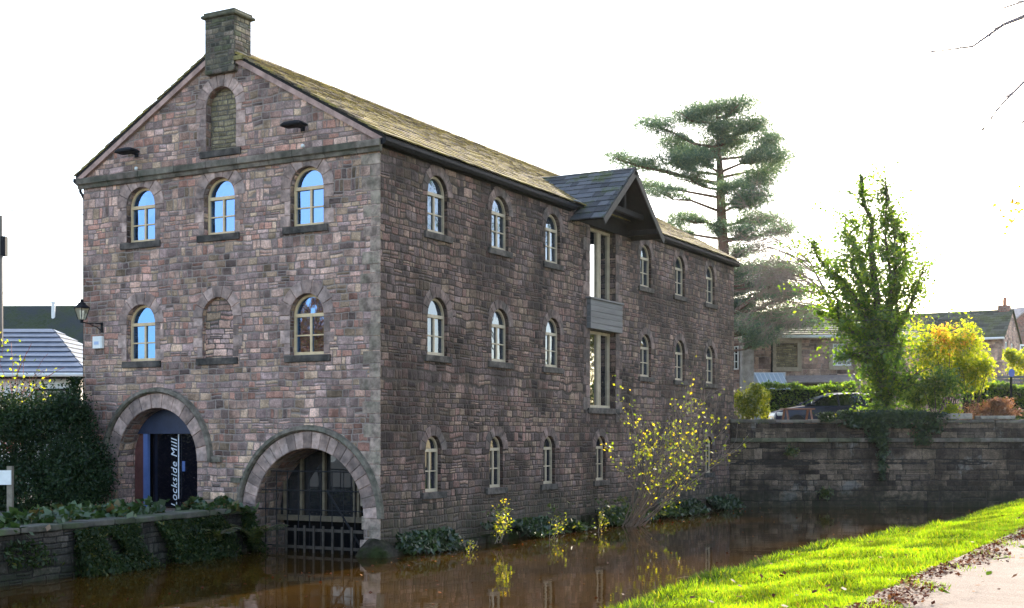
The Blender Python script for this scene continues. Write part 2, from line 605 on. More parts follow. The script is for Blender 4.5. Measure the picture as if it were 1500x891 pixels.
P = k.pos()
k.bsdf(Base_Color=k.mix(k.ss(k.noise(P, 3, 5, .7), .4, .6), (.075, .13, .008), (.05, .08, .010)), Roughness=.95, Specular_IOR_Level=0.0, Normal=k.bump(k.noise(P, 20, 4), .7, .04))
m_turf = k.m


def bank_x(y):
    ys = [-60, -8, -6, -3.3, -.8, 1.8, 5.2, 8.6, 15, 20, 26, 40]
    xs = [8.5, 8.5, 8.28, 8.07, 8.0, 8.05, 8.45, 9.0, 8.95, 9.0, 9.3, 9.5]
    return np.interp(y, ys, xs)


def left_x(y):
    return -3.2 - .12 * y      # y is negative in front of the mill


tag(sheet('water', [(-4.2, -60), (9.9, -60), (9.9, 27.5), (-.3, 21.2), (-.3, .6), (-4.2, .6)], 0, m_water), kind='structure')
W_A = Vector((.02, 20.85))            # canal-end wall, from the mill's far corner towards the towpath
W_B = Vector((12.2, 27.55))
far = 2500
tag(sheet('ground', [(-8.2, 21), (-.1, 21), (W_A.x, W_A.y + .45), (W_B.x, W_B.y + .45), (far, W_B.y + .45), (far, far), (-far, far), (-far, 12), (-20, 12), (-12, 21)], 2.62, m_ground))
tag(sheet('yard', [(left_x(-60), -60), (left_x(0) - .1, -.02), (left_x(0) - .1, .3), (-3.3, .6), (-8.28, .6), (-8.28, 21.2), (-far, 21.2), (-far, -60)], .77, m_yard))

# towpath side: turf strip shaped from the water up to the path, path, and verge beyond it
ys = np.concatenate([np.linspace(-60, -14, 12), np.linspace(-13, 28, 240)])


def turf_z(t):
    """height of the turf by metres from the water's edge"""
    return np.interp(t, [-.6, -.1, .12, .5, 1.4, 3.0, 4.6], [-.35, -.1, .22, .38, .52, .70, .79])


mb = MB()
ts = [-.6, -.1, .05, .12, .3, .5, 1, 1.5, 2.2, 3, 3.8, 4.5]
vs, fs = [], []
for i, y in enumerate(ys):
    bx = bank_x(y) + .10 * math.sin(y * 2.1) + .05 * math.sin(y * 5.3)
    for j, t in enumerate(ts):
        x = bx + t * (12.05 - bank_x(y) + .3) / 4.5 if t > .5 else bx + t
        vs.append((x, y, float(turf_z(t)) + .025 * math.sin(y * 3.1 + t * 2.7) * (t > .1)))
n = len(ts)
for i in range(len(ys) - 1):
    for j in range(n - 1):
        fs.append((i * n + j, i * n + j + 1, (i + 1) * n + j + 1, (i + 1) * n + j))
mb.add(vs, fs)
tag(mb.build('grass_bank', m_turf, smooth=True), kind='structure')
tag(sheet('towpath', [(11.75, -60), (60, -60), (60, 26.9), (11.75, 26.9)], .80, m_path))
mb = MB()
vs, fs = [], []
for i, y in enumerate(ys):
    for x, z in ((15.6, .78), (16.0, .86), (17.5, 1.1), (40, 1.6)):
        vs.append((x, y, z))
for i in range(len(ys) - 1):
    for j in range(3):
        fs.append((i * 4 + j, i * 4 + j + 1, (i + 1) * 4 + j + 1, (i + 1) * 4 + j))
mb.add(vs, fs)
tag(mb.build('verge', m_turf, smooth=True), kind='structure')

# ------------------------------------------------------------------ the mill
mill = thing('mill_building', 'three storey stone canal mill with arched windows, gable chimney and hoist canopy over the water', 'mill')


def G(u, v, d):        # gable wall: u = x, v = z, d = depth into the wall
    return Vector((u, d, v))


def S(u, v, d):        # canal side wall: u = y, v = z
    return Vector((-d, u, v))


def arch_poly(c, w, top, bot, n=18, rise=None):
    r = w / 2
    rise = r if rise is None else rise
    sp = top - rise
    pts = [(c - r, bot)]
    for i in range(n + 1):
        a = PI - PI * i / n
        pts.append((c + r * math.cos(a), sp + rise * math.sin(a)))
    pts.append((c + r, bot))
    return pts[::1]


def inside(p, poly):
    x, y = p
    r = False
    j = len(poly) - 1
    for i in range(len(poly)):
        xi, yi = poly[i]
        xj, yj = poly[j]
        if (yi > y) != (yj > y) and x < (xj - xi) * (y - yi) / (yj - yi) + xi:
            r = not r
        j = i
    return r


def wall_mesh(mb, outline, holes, fn, depths):
    vs, es = [], []
    for poly in [outline] + holes:
        o = len(vs)
        vs += [Vector(p) for p in poly]
        es += [(o + i, o + (i + 1) % len(poly)) for i in range(len(poly))]
    ov, oe, of, *_ = delaunay_2d_cdt(vs, es, [], 0, 1e-5)
    keep = []
    for f_ in of:
        cx = sum(ov[i].x for i in f_) / len(f_)
        cy = sum(ov[i].y for i in f_) / len(f_)
        if inside((cx, cy), outline) and not any(inside((cx, cy), h) for h in holes):
            keep.append(tuple(f_))
    mb.add([fn(p.x, p.y, 0) for p in ov], keep)
    for h, d in zip(holes, depths):
        n_ = len(h)
        mb.add([fn(u, v, 0) for u, v in h] + [fn(u, v, d) for u, v in h],
               [(i, (i + 1) % n_, (i + 1) % n_ + n_, i + n_) for i in range(n_)])


def voussoirs(mb, fn, c, r, sp, thick, n, d0=-.012, d1=.05, rise=None, jit=.04, gap=.03):
    """wedge stones round an arch"""
    rise = r if rise is None else rise
    rd = random.Random(int(c * 100 + sp * 37))
    for i in range(n):
        a0 = PI - PI * (i + gap) / n
        a1 = PI - PI * (i + 1 - gap) / n
        t = thick * (1 + rd.uniform(-jit, jit) * 3)
        poly = []
        for a in (a0, (a0 + a1) / 2, a1):
            poly.append((c + (r + .004) * math.cos(a), sp + (rise + .004) * math.sin(a)))
        for a in (a1, (a0 + a1) / 2, a0):
            poly.append((c + (r + t) * math.cos(a), sp + (rise + t) * math.sin(a)))
        mb.prism(poly, fn, d0 - rd.uniform(0, .008), d1)


def jambs(mb, fn, c, w, bot, sp, rd, size=.26, d0=-.008, d1=.05):
    for s in (-1, 1):
        z = bot
        alt = rd.random() > .5
        while z < sp - .05:
            h = min(size * rd.uniform(.8, 1.2), sp - z)
            L = .26 if alt else .15
            alt = not alt
            x0, x1 = (c - w / 2 - L, c - w / 2 - .004) if s < 0 else (c + w / 2 + .004, c + w / 2 + L)
            mb.prism([(x0, z + .006), (x1, z + .006), (x1, z + h - .006), (x0, z + h - .006)], fn, d0 - rd.uniform(0, .006), d1)
            z += h


def arched_window(fn, c, w, top, bot, depth, mframe, mglass, parent, label=None, sill=.11, nv=7, style='gable', cill_mat=None):
    r = w / 2
    sp = top - r
    fd = depth - .05
    t = .055
    ft = t
    mb = MB()
    outer = arch_poly(c, w - .004, top - .002, bot)
    # outer frame ring
    innr = arch_poly(c, w - 2 * t, top - t, bot + t * 1.25)
    n_ = len(outer)
    for i in range(n_):
        j = (i + 1) % n_
        mb.prism([outer[i], outer[j], innr[j], innr[i]], fn, fd - .03, fd + .03)
    # transom, mullion, glazing bars: each butts the frame and stands a little back from it
    mb.prism([(c - r + t, sp - .035), (c + r - t, sp - .035), (c + r - t, sp + .035), (c - r + t, sp + .035)], fn, fd - .036, fd + .026)
    mb.prism([(c - .024, bot + t), (c + .024, bot + t), (c + .024, sp - .035), (c - .024, sp - .035)], fn, fd - .022, fd + .022)
    zm = bot + (sp - bot) * .5
    for s in (-1, 1):
        a, b = (c - r + t, c - .024) if s < 0 else (c + .024, c + r - t)
        mb.prism([(a, zm - .014), (b, zm - .014), (b, zm + .014), (a, zm + .014)], fn, fd - .014, fd + .018)
    o = mb.build('window', mframe, parent)
    if label:
        o['label'] = label
    mb = MB()
    poly = arch_poly(c, w - .01, top - .005, bot)
    mb.prism(poly, fn, fd + .012, fd + .02)
    mb.build('pane', mglass, o)
    mb = MB()
    rd = random.Random(int(c * 91 + top * 13))
    e0, e1 = rd.uniform(.10, .19), rd.uniform(.10, .19)
    mb.prism([(c - r - e0, bot - sill * 1.35), (c + r + e1, bot - sill * 1.35), (c + r + e1, bot - .004), (c - r - e0, bot - .004)], fn, -.05, depth - .09)
    mb.build('sill', cill_mat or m_sill, o, bevel=.012)
    mb = MB()
    voussoirs(mb, fn, c, r, sp, .27 if style == 'gable' else .22, nv)
    if style == 'gable':
        jambs(mb, fn, c, w, bot + .01, sp, rd)
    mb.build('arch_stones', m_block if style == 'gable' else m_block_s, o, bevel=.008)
    return o


# --- openings
GX = [-6.50, -4.20, -1.83]
SY = [2.17, 4.91, 7.61, 13.57, 16.27, 18.97]
GH = 8.36
gable_out = [(-8.3, -.6), (0, -.6), (0, GH), (-4.15, 10.66), (-8.3, GH)]
dome = arch_poly(-6.01, 2.37, 3.04, .775, 28)
boat = arch_poly(-1.8, 2.81, 2.16, -.59, 30)
holes, deps = [], []
for c in GX:
    holes.append(arch_poly(c, .86, 8.01, 6.78)); deps.append(.34)
for c in (GX[0], GX[2]):
    holes.append(arch_poly(c, .87, 5.37, 4.10)); deps.append(.34)
holes.append(arch_poly(-4.24, .86, 5.42, 4.11)); deps.append(.1)
holes.append(arch_poly(-4.15, .84, 9.96, 8.60)); deps.append(.16)
holes.append(dome); deps.append(.75)
holes.append(boat); deps.append(1.0)
mb = MB()
wall_mesh(mb, gable_out, holes, G, deps)
mb.build('gable_wall', m_gable, mill, fixn=False)

side_out = [(0, -.6), (21.28, -.6), (21.28, 8.40), (0, 8.40)]
holes, deps = [], []
for c in SY:
    holes.append(arch_poly(c, .80, 8.01, 6.77)); deps.append(.3)
    holes.append(arch_poly(c, .80, 5.39, 4.15)); deps.append(.3)
for c in (1.99, 4.73, 7.41, 10.46, 18.83):
    holes.append(arch_poly(c, .62, 2.42, 1.22)); deps.append(.3)
holes.append([(9.77, 3.18), (11.42, 3.18), (11.42, 8.05), (9.77, 8.05)]); deps.append(.45)
mb = MB()
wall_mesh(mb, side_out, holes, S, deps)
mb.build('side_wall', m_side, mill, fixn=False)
mb = MB()
mb.add([G(u, v, 21.28) for u, v in gable_out], [(0, 1, 2, 3, 4)])
mb.add([(-8.3, 0, -.6), (-8.3, 21.28, -.6), (-8.3, 21.28, 8.4), (-8.3, 0, 8.4)], [(0, 1, 2, 3)])
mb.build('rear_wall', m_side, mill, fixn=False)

names = ['left', 'middle', 'right']
for i, c in enumerate(GX):
    arched_window(G, c, .86, 8.01, 6.78, .21, m_cream, m_glass_g, mill)
arched_window(G, GX[0], .87, 5.37, 4.10, .21, m_cream, m_glass_g, mill)
arched_window(G, GX[2], .87, 5.37, 4.10, .21, m_cream, m_glass_g, mill)
for c in SY:
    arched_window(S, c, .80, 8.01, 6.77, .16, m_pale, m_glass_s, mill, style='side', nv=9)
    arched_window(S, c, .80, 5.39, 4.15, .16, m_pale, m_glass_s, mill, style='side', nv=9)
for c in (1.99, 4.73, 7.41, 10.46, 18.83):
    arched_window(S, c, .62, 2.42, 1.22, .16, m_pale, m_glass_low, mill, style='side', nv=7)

# blind window and blocked attic opening
def blind(c, w, top, bot, depth, mat, label, nv, sill_up):
    mb = MB()
    mb.prism(arch_poly(c, w - .004, top - .002, bot), G, depth - .004, depth + .1)
    o = mb.build('blocked_window', mat, mill)
    o['label'] = label
    mb = MB()
    mb.prism([(c - w / 2 - .16, bot - .15), (c + w / 2 + .14, bot - .15), (c + w / 2 + .14, bot - .003), (c - w / 2 - .16, bot - .003)], G, -.05, depth - .01)
    mb.build('sill', m_sill, o, bevel=.012)
    mb = MB()
    voussoirs(mb, G, c, w / 2, top - w / 2, .27, nv)
    jambs(mb, G, c, w, bot + .01, top - w / 2, random.Random(nv))
    mb.build('arch_stones', m_block, o, bevel=.008)


blind(-4.24, .86, 5.42, 4.11, .1, m_blind, 'arched opening blocked up with wall stone', 7, 0)
blind(-4.15, .84, 9.96, 8.60, .16, m_buff, 'attic arch filled with buff stone', 9, 0)

# hood moulds of the two big arches, with their big wedge stones
def big_arch(c, r, sp, ring, n, name, stops):
    mb = MB()
    voussoirs(mb, G, c, r, sp, ring, n, d0=-.02, d1=.12, jit=.01, gap=.02)
    a = mb.build(name, m_block, mill, bevel=.012)
    ro = r + ring + .02
    pts = []
    for i in range(33):
        an = PI - PI * i / 32
        pts.append((an, ro))
    mb = MB()
    secs = []
    for an, rr in pts:
        ci, si = math.cos(an), math.sin(an)
        secs.append([G(c + (rr + x) * ci, sp + (rr + x) * si, d) for x, d in ((0, .02), (0, -.05), (.03, -.10), (.11, -.08), (.13, .02))])
    mb.loft(secs)
    # label stops turning outwards
    for s in stops:
        x0 = c + s * (ro + .135)
        x1 = c + s * (ro + .135 + .24)
        mb.prism([(min(x0, x1), sp), (max(x0, x1), sp), (max(x0, x1), sp + .12), (min(x0, x1), sp + .12)], G, -.085, .02)
    mb.build('hood_mould', m_hood, a)
    return a


big_arch(-6.01, 1.185, 1.855, .32, 13, 'door_arch', (-1, 1))
big_arch(-1.8, 1.405, .755, .34, 23, 'boat_arch', ())
mb = MB()
mb.prism([(-3.82, 1.42), (-3.55, 1.42), (-3.55, 1.53), (-3.82, 1.53)], G, -.08, .02)
mb.build('hood_stop', m_hood, mill)

# entrance inside the door arch
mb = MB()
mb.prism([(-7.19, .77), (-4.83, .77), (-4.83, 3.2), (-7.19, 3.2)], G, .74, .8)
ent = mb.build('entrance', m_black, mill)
fas = arch_poly(-6.01, 2.36, 3.035, 2.45, 28)
fas = [p for p in fas if p[1] >= 2.45]
r_ = 1.18
sp_ = 1.855
fas = [(-6.01 + r_ * math.cos(a), sp_ + r_ * math.sin(a)) for a in np.linspace(math.asin((2.47 - sp_) / r_), PI - math.asin((2.47 - sp_) / r_), 24)]
mb = MB()
mb.prism(fas, G, .42, .47)
mb.build('fascia_board', m_navy, ent)
mb = MB()
mb.box(-7.18, -6.87, .5, .56, .78, 2.46)
mb.build('side_panel', m_redboard, ent)
mb = MB()
mb.box(-6.86, -6.73, .44, .52, .78, 2.468)
mb.build('door_post', m_bluepost, ent)
mb = MB()
mb.box(-6.72, -4.85, .60, .62, .80, 2.46)
mb.build('glass_door', glassmat('door glass', refl=.02, dark=(.006, .006, .01)), ent)
mb = MB()
mb.box(-5.905, -5.88, .55, .565, 1.0, 2.46)
mb.build('door_edge', m_text, ent)
mb = MB()
mb.box(-5.80, -5.72, .57, .585, 1.62, 1.85)
mb.build('door_notice', m_bluepost, ent)
def text_mesh(word):
    fc = bpy.data.curves.new('lettering', 'FONT')
    fc.body = word
    fc.size = .30
    fc.shear = .28
    fc.extrude = .002
    fc.space_character = 1.12
    to = bpy.data.objects.new('lettering', fc)
    C.objects.link(to)
    bpy.context.view_layer.update()
    me = bpy.data.meshes.new_from_object(to.evaluated_get(bpy.context.evaluated_depsgraph_get()))
    bpy.data.objects.remove(to)
    xs = [v.co.x for v in me.vertices]
    return me, min(xs), max(xs)


_, tx0, tx1 = text_mesh("Lockside Mill")
for word, end in (("Lockside", 0), ("Mill", 1)):
    me, wx0, wx1 = text_mesh(word)
    me.transform(Matrix.Translation((tx1 - wx1 if end else tx0 - wx0, 0, 0)))
    me.transform(Matrix.Scale(1.56 / (tx1 - tx0), 4))
    me.transform(Matrix.Translation((-5.93, .545, .80)) @ Matrix.Rotation(R(90), 4, 'X') @ Matrix.Rotation(R(90), 4, 'Z'))
    me.materials.clear()
    me.materials.append(m_text)
    link(bpy.data.objects.new('lettering', me), ent)

# boat entry: glazed screen inside the arch, deck beam, iron railings in the water
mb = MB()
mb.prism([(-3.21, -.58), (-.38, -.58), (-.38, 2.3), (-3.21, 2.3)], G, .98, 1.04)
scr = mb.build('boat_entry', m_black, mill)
mb = MB()
for x in (-3.0, -2.55, -1.95, -1.15, -1.05, -.55):
    zt = .755 + math.sqrt(max(.02, 1.40 ** 2 - (x + 1.8) ** 2)) - .02
    mb.box(x - .03, x + .03, .72, .80, .72, zt)
mb.box(-3.19, -.41, .71, .81, .60, .715)
mb.build('screen_frame', plain('shaded screen timber', (.13, .10, .065), .7, .3, 6), scr)  # cream frame darkened: shade inside the arch is put into the colour
mb = MB()
mb.prism([p if p[1] > .6 else (p[0], .6) for p in arch_poly(-1.8, 2.78, 2.14, .6, 30)], G, .83, .85)
mb.build('screen_glass', glassmat('screen glass', refl=.04, dark=(.02, .02, .022)), scr)
mb = MB()
for x in np.arange(-3.0, -.42, .29):
    zt = .755 + math.sqrt(max(.03, 1.40 ** 2 - (x + 1.8) ** 2)) - .05
    mb.tube([(x, .10, -.4), (x, .10, min(zt, 1.68))], .012, 6)
for z in (1.68, 1.28, .88, .12):
    hw = 1.38 if z < .755 else math.sqrt(1.40 ** 2 - (z - .755) ** 2) - .02
    mb.tube([(-1.8 - hw, .075, z), (-1.8 + hw, .075, z)], .015, 6)
mb.tube([(-1.35, .05, 1.3), (-.45, .05, .1)], .022, 6)
mb.build('railing', m_iron, scr)
mb = MB()
for x in np.arange(-2.6, -.5, .24):
    mb.box(x - .022, x + .022, -.03, .0, -.3, .56)
mb.box(-2.75, -.42, .002, .03, .44, .50)
mb.box(-2.75, -.42, .002, .03, .08, .14)
mb.build('picket_rail', plain('wet grey timber', (.045, .036, .028), .8, .35, 6), scr)

# quoins on the near corner and at the loft bay
mb = MB()
rd = random.Random(3)
z = -.3
alt = True
while z < 8.08:
    h = min(rd.uniform(.17, .30), 8.1 - z)
    a, b = (.46, .22) if alt else (.24, .44)
    mb.box(-a * rd.uniform(.85, 1.1), .010, -.005 - rd.uniform(0, .004), .02, z + .004, z + h - .004)
    alt = not alt
    z += h
mb.build('quoins', m_quoin, mill, bevel=.012)
mb = MB()
rd = random.Random(5)
for yc, s in ((9.765, -1), (11.425, 1)):
    mb = MB()
    z = 2.8
    alt = False
    while z < 8.0:
        h = min(rd.uniform(.24, .36), 8.02 - z)
        L = .42 if alt else .25
        alt = not alt
        y0, y1 = (yc - L, yc) if s < 0 else (yc, yc + L)
        mb.box(-.30, .012 + rd.uniform(0, .008), y0, y1, z + .006, z + h - .006)
        z += h
    mb.build('loft_jamb', m_block_s, mill, bevel=.01)

# plinth at the waterline: rough footing stones, larger at the corner
mb = MB()
rd = random.Random(9)
y = -.25
while y < 21:
    L = rd.uniform(.5, 1.1)
    M = Matrix.Translation((0, y + L / 2, 0)) @ Matrix.Rotation(rd.uniform(-.05, .05), 4, 'Z') @ Matrix.Rotation(rd.uniform(-.08, .08), 4, 'Y')
    mb.box(-.1, rd.uniform(.10, .28), -L / 2 + .02, L / 2 - .02, -.5, rd.uniform(.12, .34), M)
    y += L
rd = random.Random(14)
secs = []
for z, r in ((-.6, .75), (-.1, .52), (.05, .46), (.15, .38), (.24, .28), (.32, .17), (.36, .08)):
    secs.append([Vector((-.12 + (r * (1 + rd.uniform(-.10, .10))) * math.cos(2 * PI * q / 12) * .95, .06 + (r * (1 + rd.uniform(-.10, .10))) * math.sin(2 * PI * q / 12), z + rd.uniform(-.03, .03))) for q in range(12)])
mb.loft(secs)
mb.build('footing', m_foot, mill, bevel=.06)

# string course on the gable, in stones
mb = MB()
x = -8.42
rd = random.Random(2)
while x < .06:
    L = min(rd.uniform(.5, 1.0), .08 - x)
    mb.prism([(-.02, 8.12), (-.06, 8.12), (-.085, 8.20), (-.13, 8.22), (-.13, 8.35), (-.02, 8.37)], lambda d, v, u: Vector((u, d, v)), x + .004, x + L - .004)
    x += L
mb.build('string_course', m_string, mill, bevel=.008)

# main roof: rows of stone slates, each slate a thin slab
PITCH = math.atan2(2.42, 4.30)
def slates(mb, frame, width, length, row, sw, rd, th=.028, gapv=.006, j=.012, mind=.5):
    """frame maps (u along the eave, s up the slope, n off the slope) to the world"""
    s = 0
    i = 0
    while s < length:
        rw = row * (1 - .35 * s / length)
        u = -rd.random() * sw * .8
        while u < width:
            w_ = sw * rd.uniform(mind, 1.25)
            u0, u1 = max(u, 0), min(u + w_, width)
            if u1 - u0 > .04:
                t = rd.uniform(-j, j)
                e0 = s - rd.uniform(.0, .025)
                n0 = .012 + rd.uniform(0, .014)
                hi = min(s + rw * 1.6, length + .03)
                fr = [(u0 + gapv, e0, n0 + .02), (u1 - gapv, e0 + t * .4, n0 + .02), (u1 - gapv, hi, .006), (u0 + gapv, hi, .006)]
                top = [(a, b_, c_ + th) for a, b_, c_ in fr]
                mb.add([frame(*p) for p in fr + top], [(0, 3, 2, 1), (4, 5, 6, 7), (0, 1, 5, 4), (1, 2, 6, 5), (2, 3, 7, 6), (3, 0, 4, 7)])
            u += w_
        s += rw
        i += 1


def slope(sgn):
    e = Vector(((.19 if sgn > 0 else -8.49), -.10, 8.40))
    up = Vector((-sgn * math.cos(PITCH), 0, math.sin(PITCH)))
    nn = Vector((sgn * math.sin(PITCH), 0, math.cos(PITCH)))
    al = Vector((0, 1, 0))
    return lambda u, s, n_: e + al * u + up * s + nn * n_


SL = 4.34 / math.cos(PITCH)
mb = MB()
rd = random.Random(21)
for sg in (1, -1):
    slates(mb, slope(sg), 21.5, SL, .30, .36, rd)
rf = mb.build('roof', m_roof, mill, fixn=False)
mb = MB()       # solid deck below the slates
for sg in (1, -1):
    fn = slope(sg)
    q = [fn(.02, .02, -.05), fn(21.48, .02, -.05), fn(21.48, SL, -.05), fn(.02, SL, -.05)]
    q2 = [fn(.02, .02, .004), fn(21.48, .02, .004), fn(21.48, SL, .004), fn(.02, SL, .004)]
    mb.add(q + q2, [(0, 3, 2, 1), (4, 5, 6, 7), (0, 1, 5, 4), (1, 2, 6, 5), (2, 3, 7, 6), (3, 0, 4, 7)])
mb.build('roof_deck', m_darkwood, rf, fixn=False)
mb = MB()
y = .5
while y < 21.4:
    mb.prism([(-.17, -.07), (0, .05), (.17, -.07), (.14, -.1), (0, .01), (-.14, -.1)], lambda u, v, d: Vector((-4.15 + u, d, 10.87 + v)), y, y + .47)
    y += .48
mb.build('ridge_tiles', m_roof, rf)
# verge: pink pointed edge below the slates on the gable
mb = MB()
for sg in (1, -1):
    fn = slope(sg)
    q = []
    for u0, u1 in ((.02, .098),):
        a = [fn(u0, .05, -.16), fn(u0, SL, -.16), fn(u0, SL, -.052), fn(u0, .05, -.052)]
        b = [fn(u1, .05, -.16), fn(u1, SL, -.16), fn(u1, SL, -.052), fn(u1, .05, -.052)]
        mb.add(a + b, [(0, 1, 2, 3), (4, 7, 6, 5), (0, 4, 5, 1), (1, 5, 6, 2), (2, 6, 7, 3), (3, 7, 4, 0)])
mb.build('verge_edging', m_verge, rf)
# gutter along the canal side, broken at the hoist canopy
mb = MB()
for y0, y1 in ((-.08, 8.6), (12.55, 21.38)):
    mb.loft([[Vector((x, y, z)) for x, z in ((.03, 8.27), (.03, 8.37), (.20, 8.38), (.21, 8.31), (.16, 8.25), (.08, 8.24))] for y in (y0, y1)])
mb.box(-.02, .028, -.05, 8.6, 8.22, 8.398)
mb.box(-.02, .028, 12.55, 21.3, 8.22, 8.398)
mb.build('gutter', m_iron, mill)
mb = MB()
mb.loft([[Vector((x, y, z)) for x, z in ((-8.33, 8.25), (-8.33, 8.36), (-8.50, 8.37), (-8.51, 8.30), (-8.45, 8.24))] for y in (-.12, 21.3)])
mb.tube([(-8.42, .02, 8.26), (-8.42, .02, 8.08), (-8.34, .02, 7.98), (-8.335, .06, 7.9), (-8.335, .06, .8)], .035, 8)
mb.build('downpipe', m_iron, mill)

# chimney on the gable apex
mb = MB()
mb.box(-4.50, -3.68, -.125, .44, 10.22, 11.42)
ch = mb.build('chimney', m_chim, mill, bevel=.02)
mb = MB()
mb.box(-4.57, -3.61, -.19, .51, 11.42, 11.50)
mb.box(-4.53, -3.65, -.15, .47, 11.503, 11.56)
mb.build('chimney_cap', plain('cap stone', (.09, .085, .055), .9, .4, 6, bump=.6), ch, bevel=.03)
mb = MB()
fn = slope(1)
mb.box(-3.677, -3.46, -.14, .52, 10.43, 10.52)
mb.build('chimney_flashing', plain('mossy flaunching', (.22, .18, .07), .9, .4, 8, bump=.5), ch)

# hoist canopy over the loft doors
YC = 10.62
cz, fz, hw = 9.60, 8.02, 1.95
XF = .95
ang = math.atan2(cz - fz, hw)
can = MB()
rd = random.Random(31)
for sg in (1, -1):
    e = Vector((-2.15, YC + sg * (hw + .06), fz - .05))
    up = Vector((0, -sg * math.cos(ang), math.sin(ang)))
    nn = Vector((0, sg * math.sin(ang), math.cos(ang)))
    al = Vector((1, 0, 0))
    fr = (lambda e, up, nn: (lambda u, s, n_: e + al * u + up * s + nn * n_))(e, up, nn)
    slates(can, fr, XF + 2.15, (hw + .06) / math.cos(ang), .30, .42, rd)
cano = can.build('hoist_canopy', m_canopyroof, mill, fixn=False)
mb = MB()
for sg in (1, -1):
    n0 = Vector((0, sg * math.sin(ang), math.cos(ang)))
    def pt(x, t, off):
        return Vector((x, YC + sg * hw * (1 - t), fz + (cz - fz) * t)) + n0 * off
    q = [pt(-2.1, 0, -.06), pt(XF - .02, 0, -.06), pt(XF - .02, 1, -.06), pt(-2.1, 1, -.06)]
    q2 = [pt(-2.1, 0, .0), pt(XF - .02, 0, .0), pt(XF - .02, 1, .0), pt(-2.1, 1, .0)]
    mb.add(q + q2, [(0, 3, 2, 1), (4, 5, 6, 7), (0, 1, 5, 4), (1, 2, 6, 5), (2, 3, 7, 6), (3, 0, 4, 7)])
mb.build('boarding', m_darkwood, cano)
mb = MB()
for sg in (1, -1):       # barge boards on the front edge
    n0 = Vector((0, sg * math.sin(ang), math.cos(ang)))
    def pb(x, t, off):
        return Vector((x, YC + sg * (hw + .04) * (1 - t), fz + (cz - fz) * t)) + n0 * off
    q = [pb(XF - .015, -.03, -.17), pb(XF - .015, 1.0, -.17), pb(XF - .015, 1.0, .005), pb(XF - .015, -.03, .005)]
    q2 = [p + Vector((.035, 0, 0)) for p in q]
    mb.add(q + q2, [(0, 1, 2, 3), (4, 7, 6, 5), (0, 4, 5, 1), (1, 5, 6, 2), (2, 6, 7, 3), (3, 7, 4, 0)])
mb.build('barge_board', plain('weathered barge board', (.04, .036, .033), .8, .3, 6), cano)
mb = MB()
mb.box(.55, .67, YC - 1.25, YC + 1.25, 8.42, 8.56)
mb.box(.56, .66, YC - .06, YC + .06, 8.563, 9.42)
mb.box(.06, XF - .03, YC - 1.62, YC - 1.50, 8.06, 8.2)
mb.box(.06, XF - .03, YC + 1.50, YC + 1.62, 8.06, 8.2)
mb.build('truss', m_darkwood, cano, bevel=.01)
mb = MB()
mb.prism([(YC - hw + .1, fz + .02), (YC + hw - .1, fz + .02), (YC, cz - .1)], S, -.03, .05)
mb.build('gable_boards', m_darkwood, cano)
mb = MB()
mb.box(-.15, .30, 8.30, 8.58, 8.44, 8.455)
mb.build('flashing', m_lead, cano)
mb = MB()
mb.tube([(.5, YC, 9.3), (.5, YC, 8.9)], .03, 6)
mb.build('hoist_beam', m_iron, cano)

# loft openings: two tall windows with a boarded apron between
def loft_window(z0, z1, label):
    mb = MB()
    d0, d1 = .17, .25
    ys_ = (9.78, 10.62, 11.0, 11.41)
    for y in (9.81, 10.66, 10.78, 11.38):
        mb.prism([(y - .035, z0 + .07), (y + .035, z0 + .07), (y + .035, z1 - .07), (y - .035, z1 - .07)], S, d0, d1)
    mb.prism([(9.775, z0), (11.415, z0), (11.415, z0 + .07), (9.775, z0 + .07)], S, d0 - .01, d1)
    mb.prism([(9.775, z1 - .07), (11.415, z1 - .07), (11.415, z1), (9.775, z1)], S, d0 - .01, d1)
    o = mb.build('loft_window', m_pale, mill)
    o['label'] = label
    mb = MB()
    mb.prism([(9.79, z0 + .02), (11.40, z0 + .02), (11.40, z1 - .02), (9.79, z1 - .02)], S, d0 + .055, d0 + .07)
    mb.build('pane', m_glass_loft, o)
    return o


loft_window(6.10, 8.04, 'tall upper loft window under the hoist canopy')
lo = loft_window(3.19, 5.26, 'tall lower loft window above the shrub')
mb = MB()
mb.prism([(9.6, 3.02), (11.6, 3.02), (11.6, 3.175), (9.6, 3.175)], S, -.06, .16)
mb.build('sill', m_sill, lo, bevel=.012)
mb = MB()
z = 5.28
for i in range(5):
    mb.prism([(9.56, z), (11.62, z), (11.62, z + .15), (9.56, z + .15)], S, -.13 - .004 * (i % 2), .15)
    z += .156
mb.prism([(9.50, z), (11.66, z), (11.66, z + .05), (9.50, z + .05)], S, -.17, .15)
mb.build('apron_boards', m_greywood, mill, bevel=.006)

# interior blocker so that no daylight leaks through the mill
mb = MB()
mb.box(-7.2, -1.1, 1.2, 20.2, .1, 8.3)
mb.build('interior', m_black, mill)

# fixtures hanging on the gable
def floodlight(x, z, label):
    t = thing('floodlight', label, 'floodlight', (x, 0, z), 0, 'floodlights on the gable')
    mb = MB()
    mb.loft([[Vector((sx * .25 * s, -.30 + sy * .13 * s, .02 + dz)) for sx, sy in ((-1, -1), (-.7, -1.25), (.7, -1.25), (1, -1), (1, 1), (-1, 1))] for s, dz in ((1, -.04), (1.05, 0), (.8, .05), (.35, .075))])
    mb.build('lamp_head', m_iron, t, bevel=.01)
    mb = MB()
    mb.tube([(0, -.002, .0), (0, -.14, .0), (0, -.22, .03)], .02, 6)
    mb.box(-.05, .05, -.02, -.001, -.06, .06)
    mb.build('arm', m_iron, t)


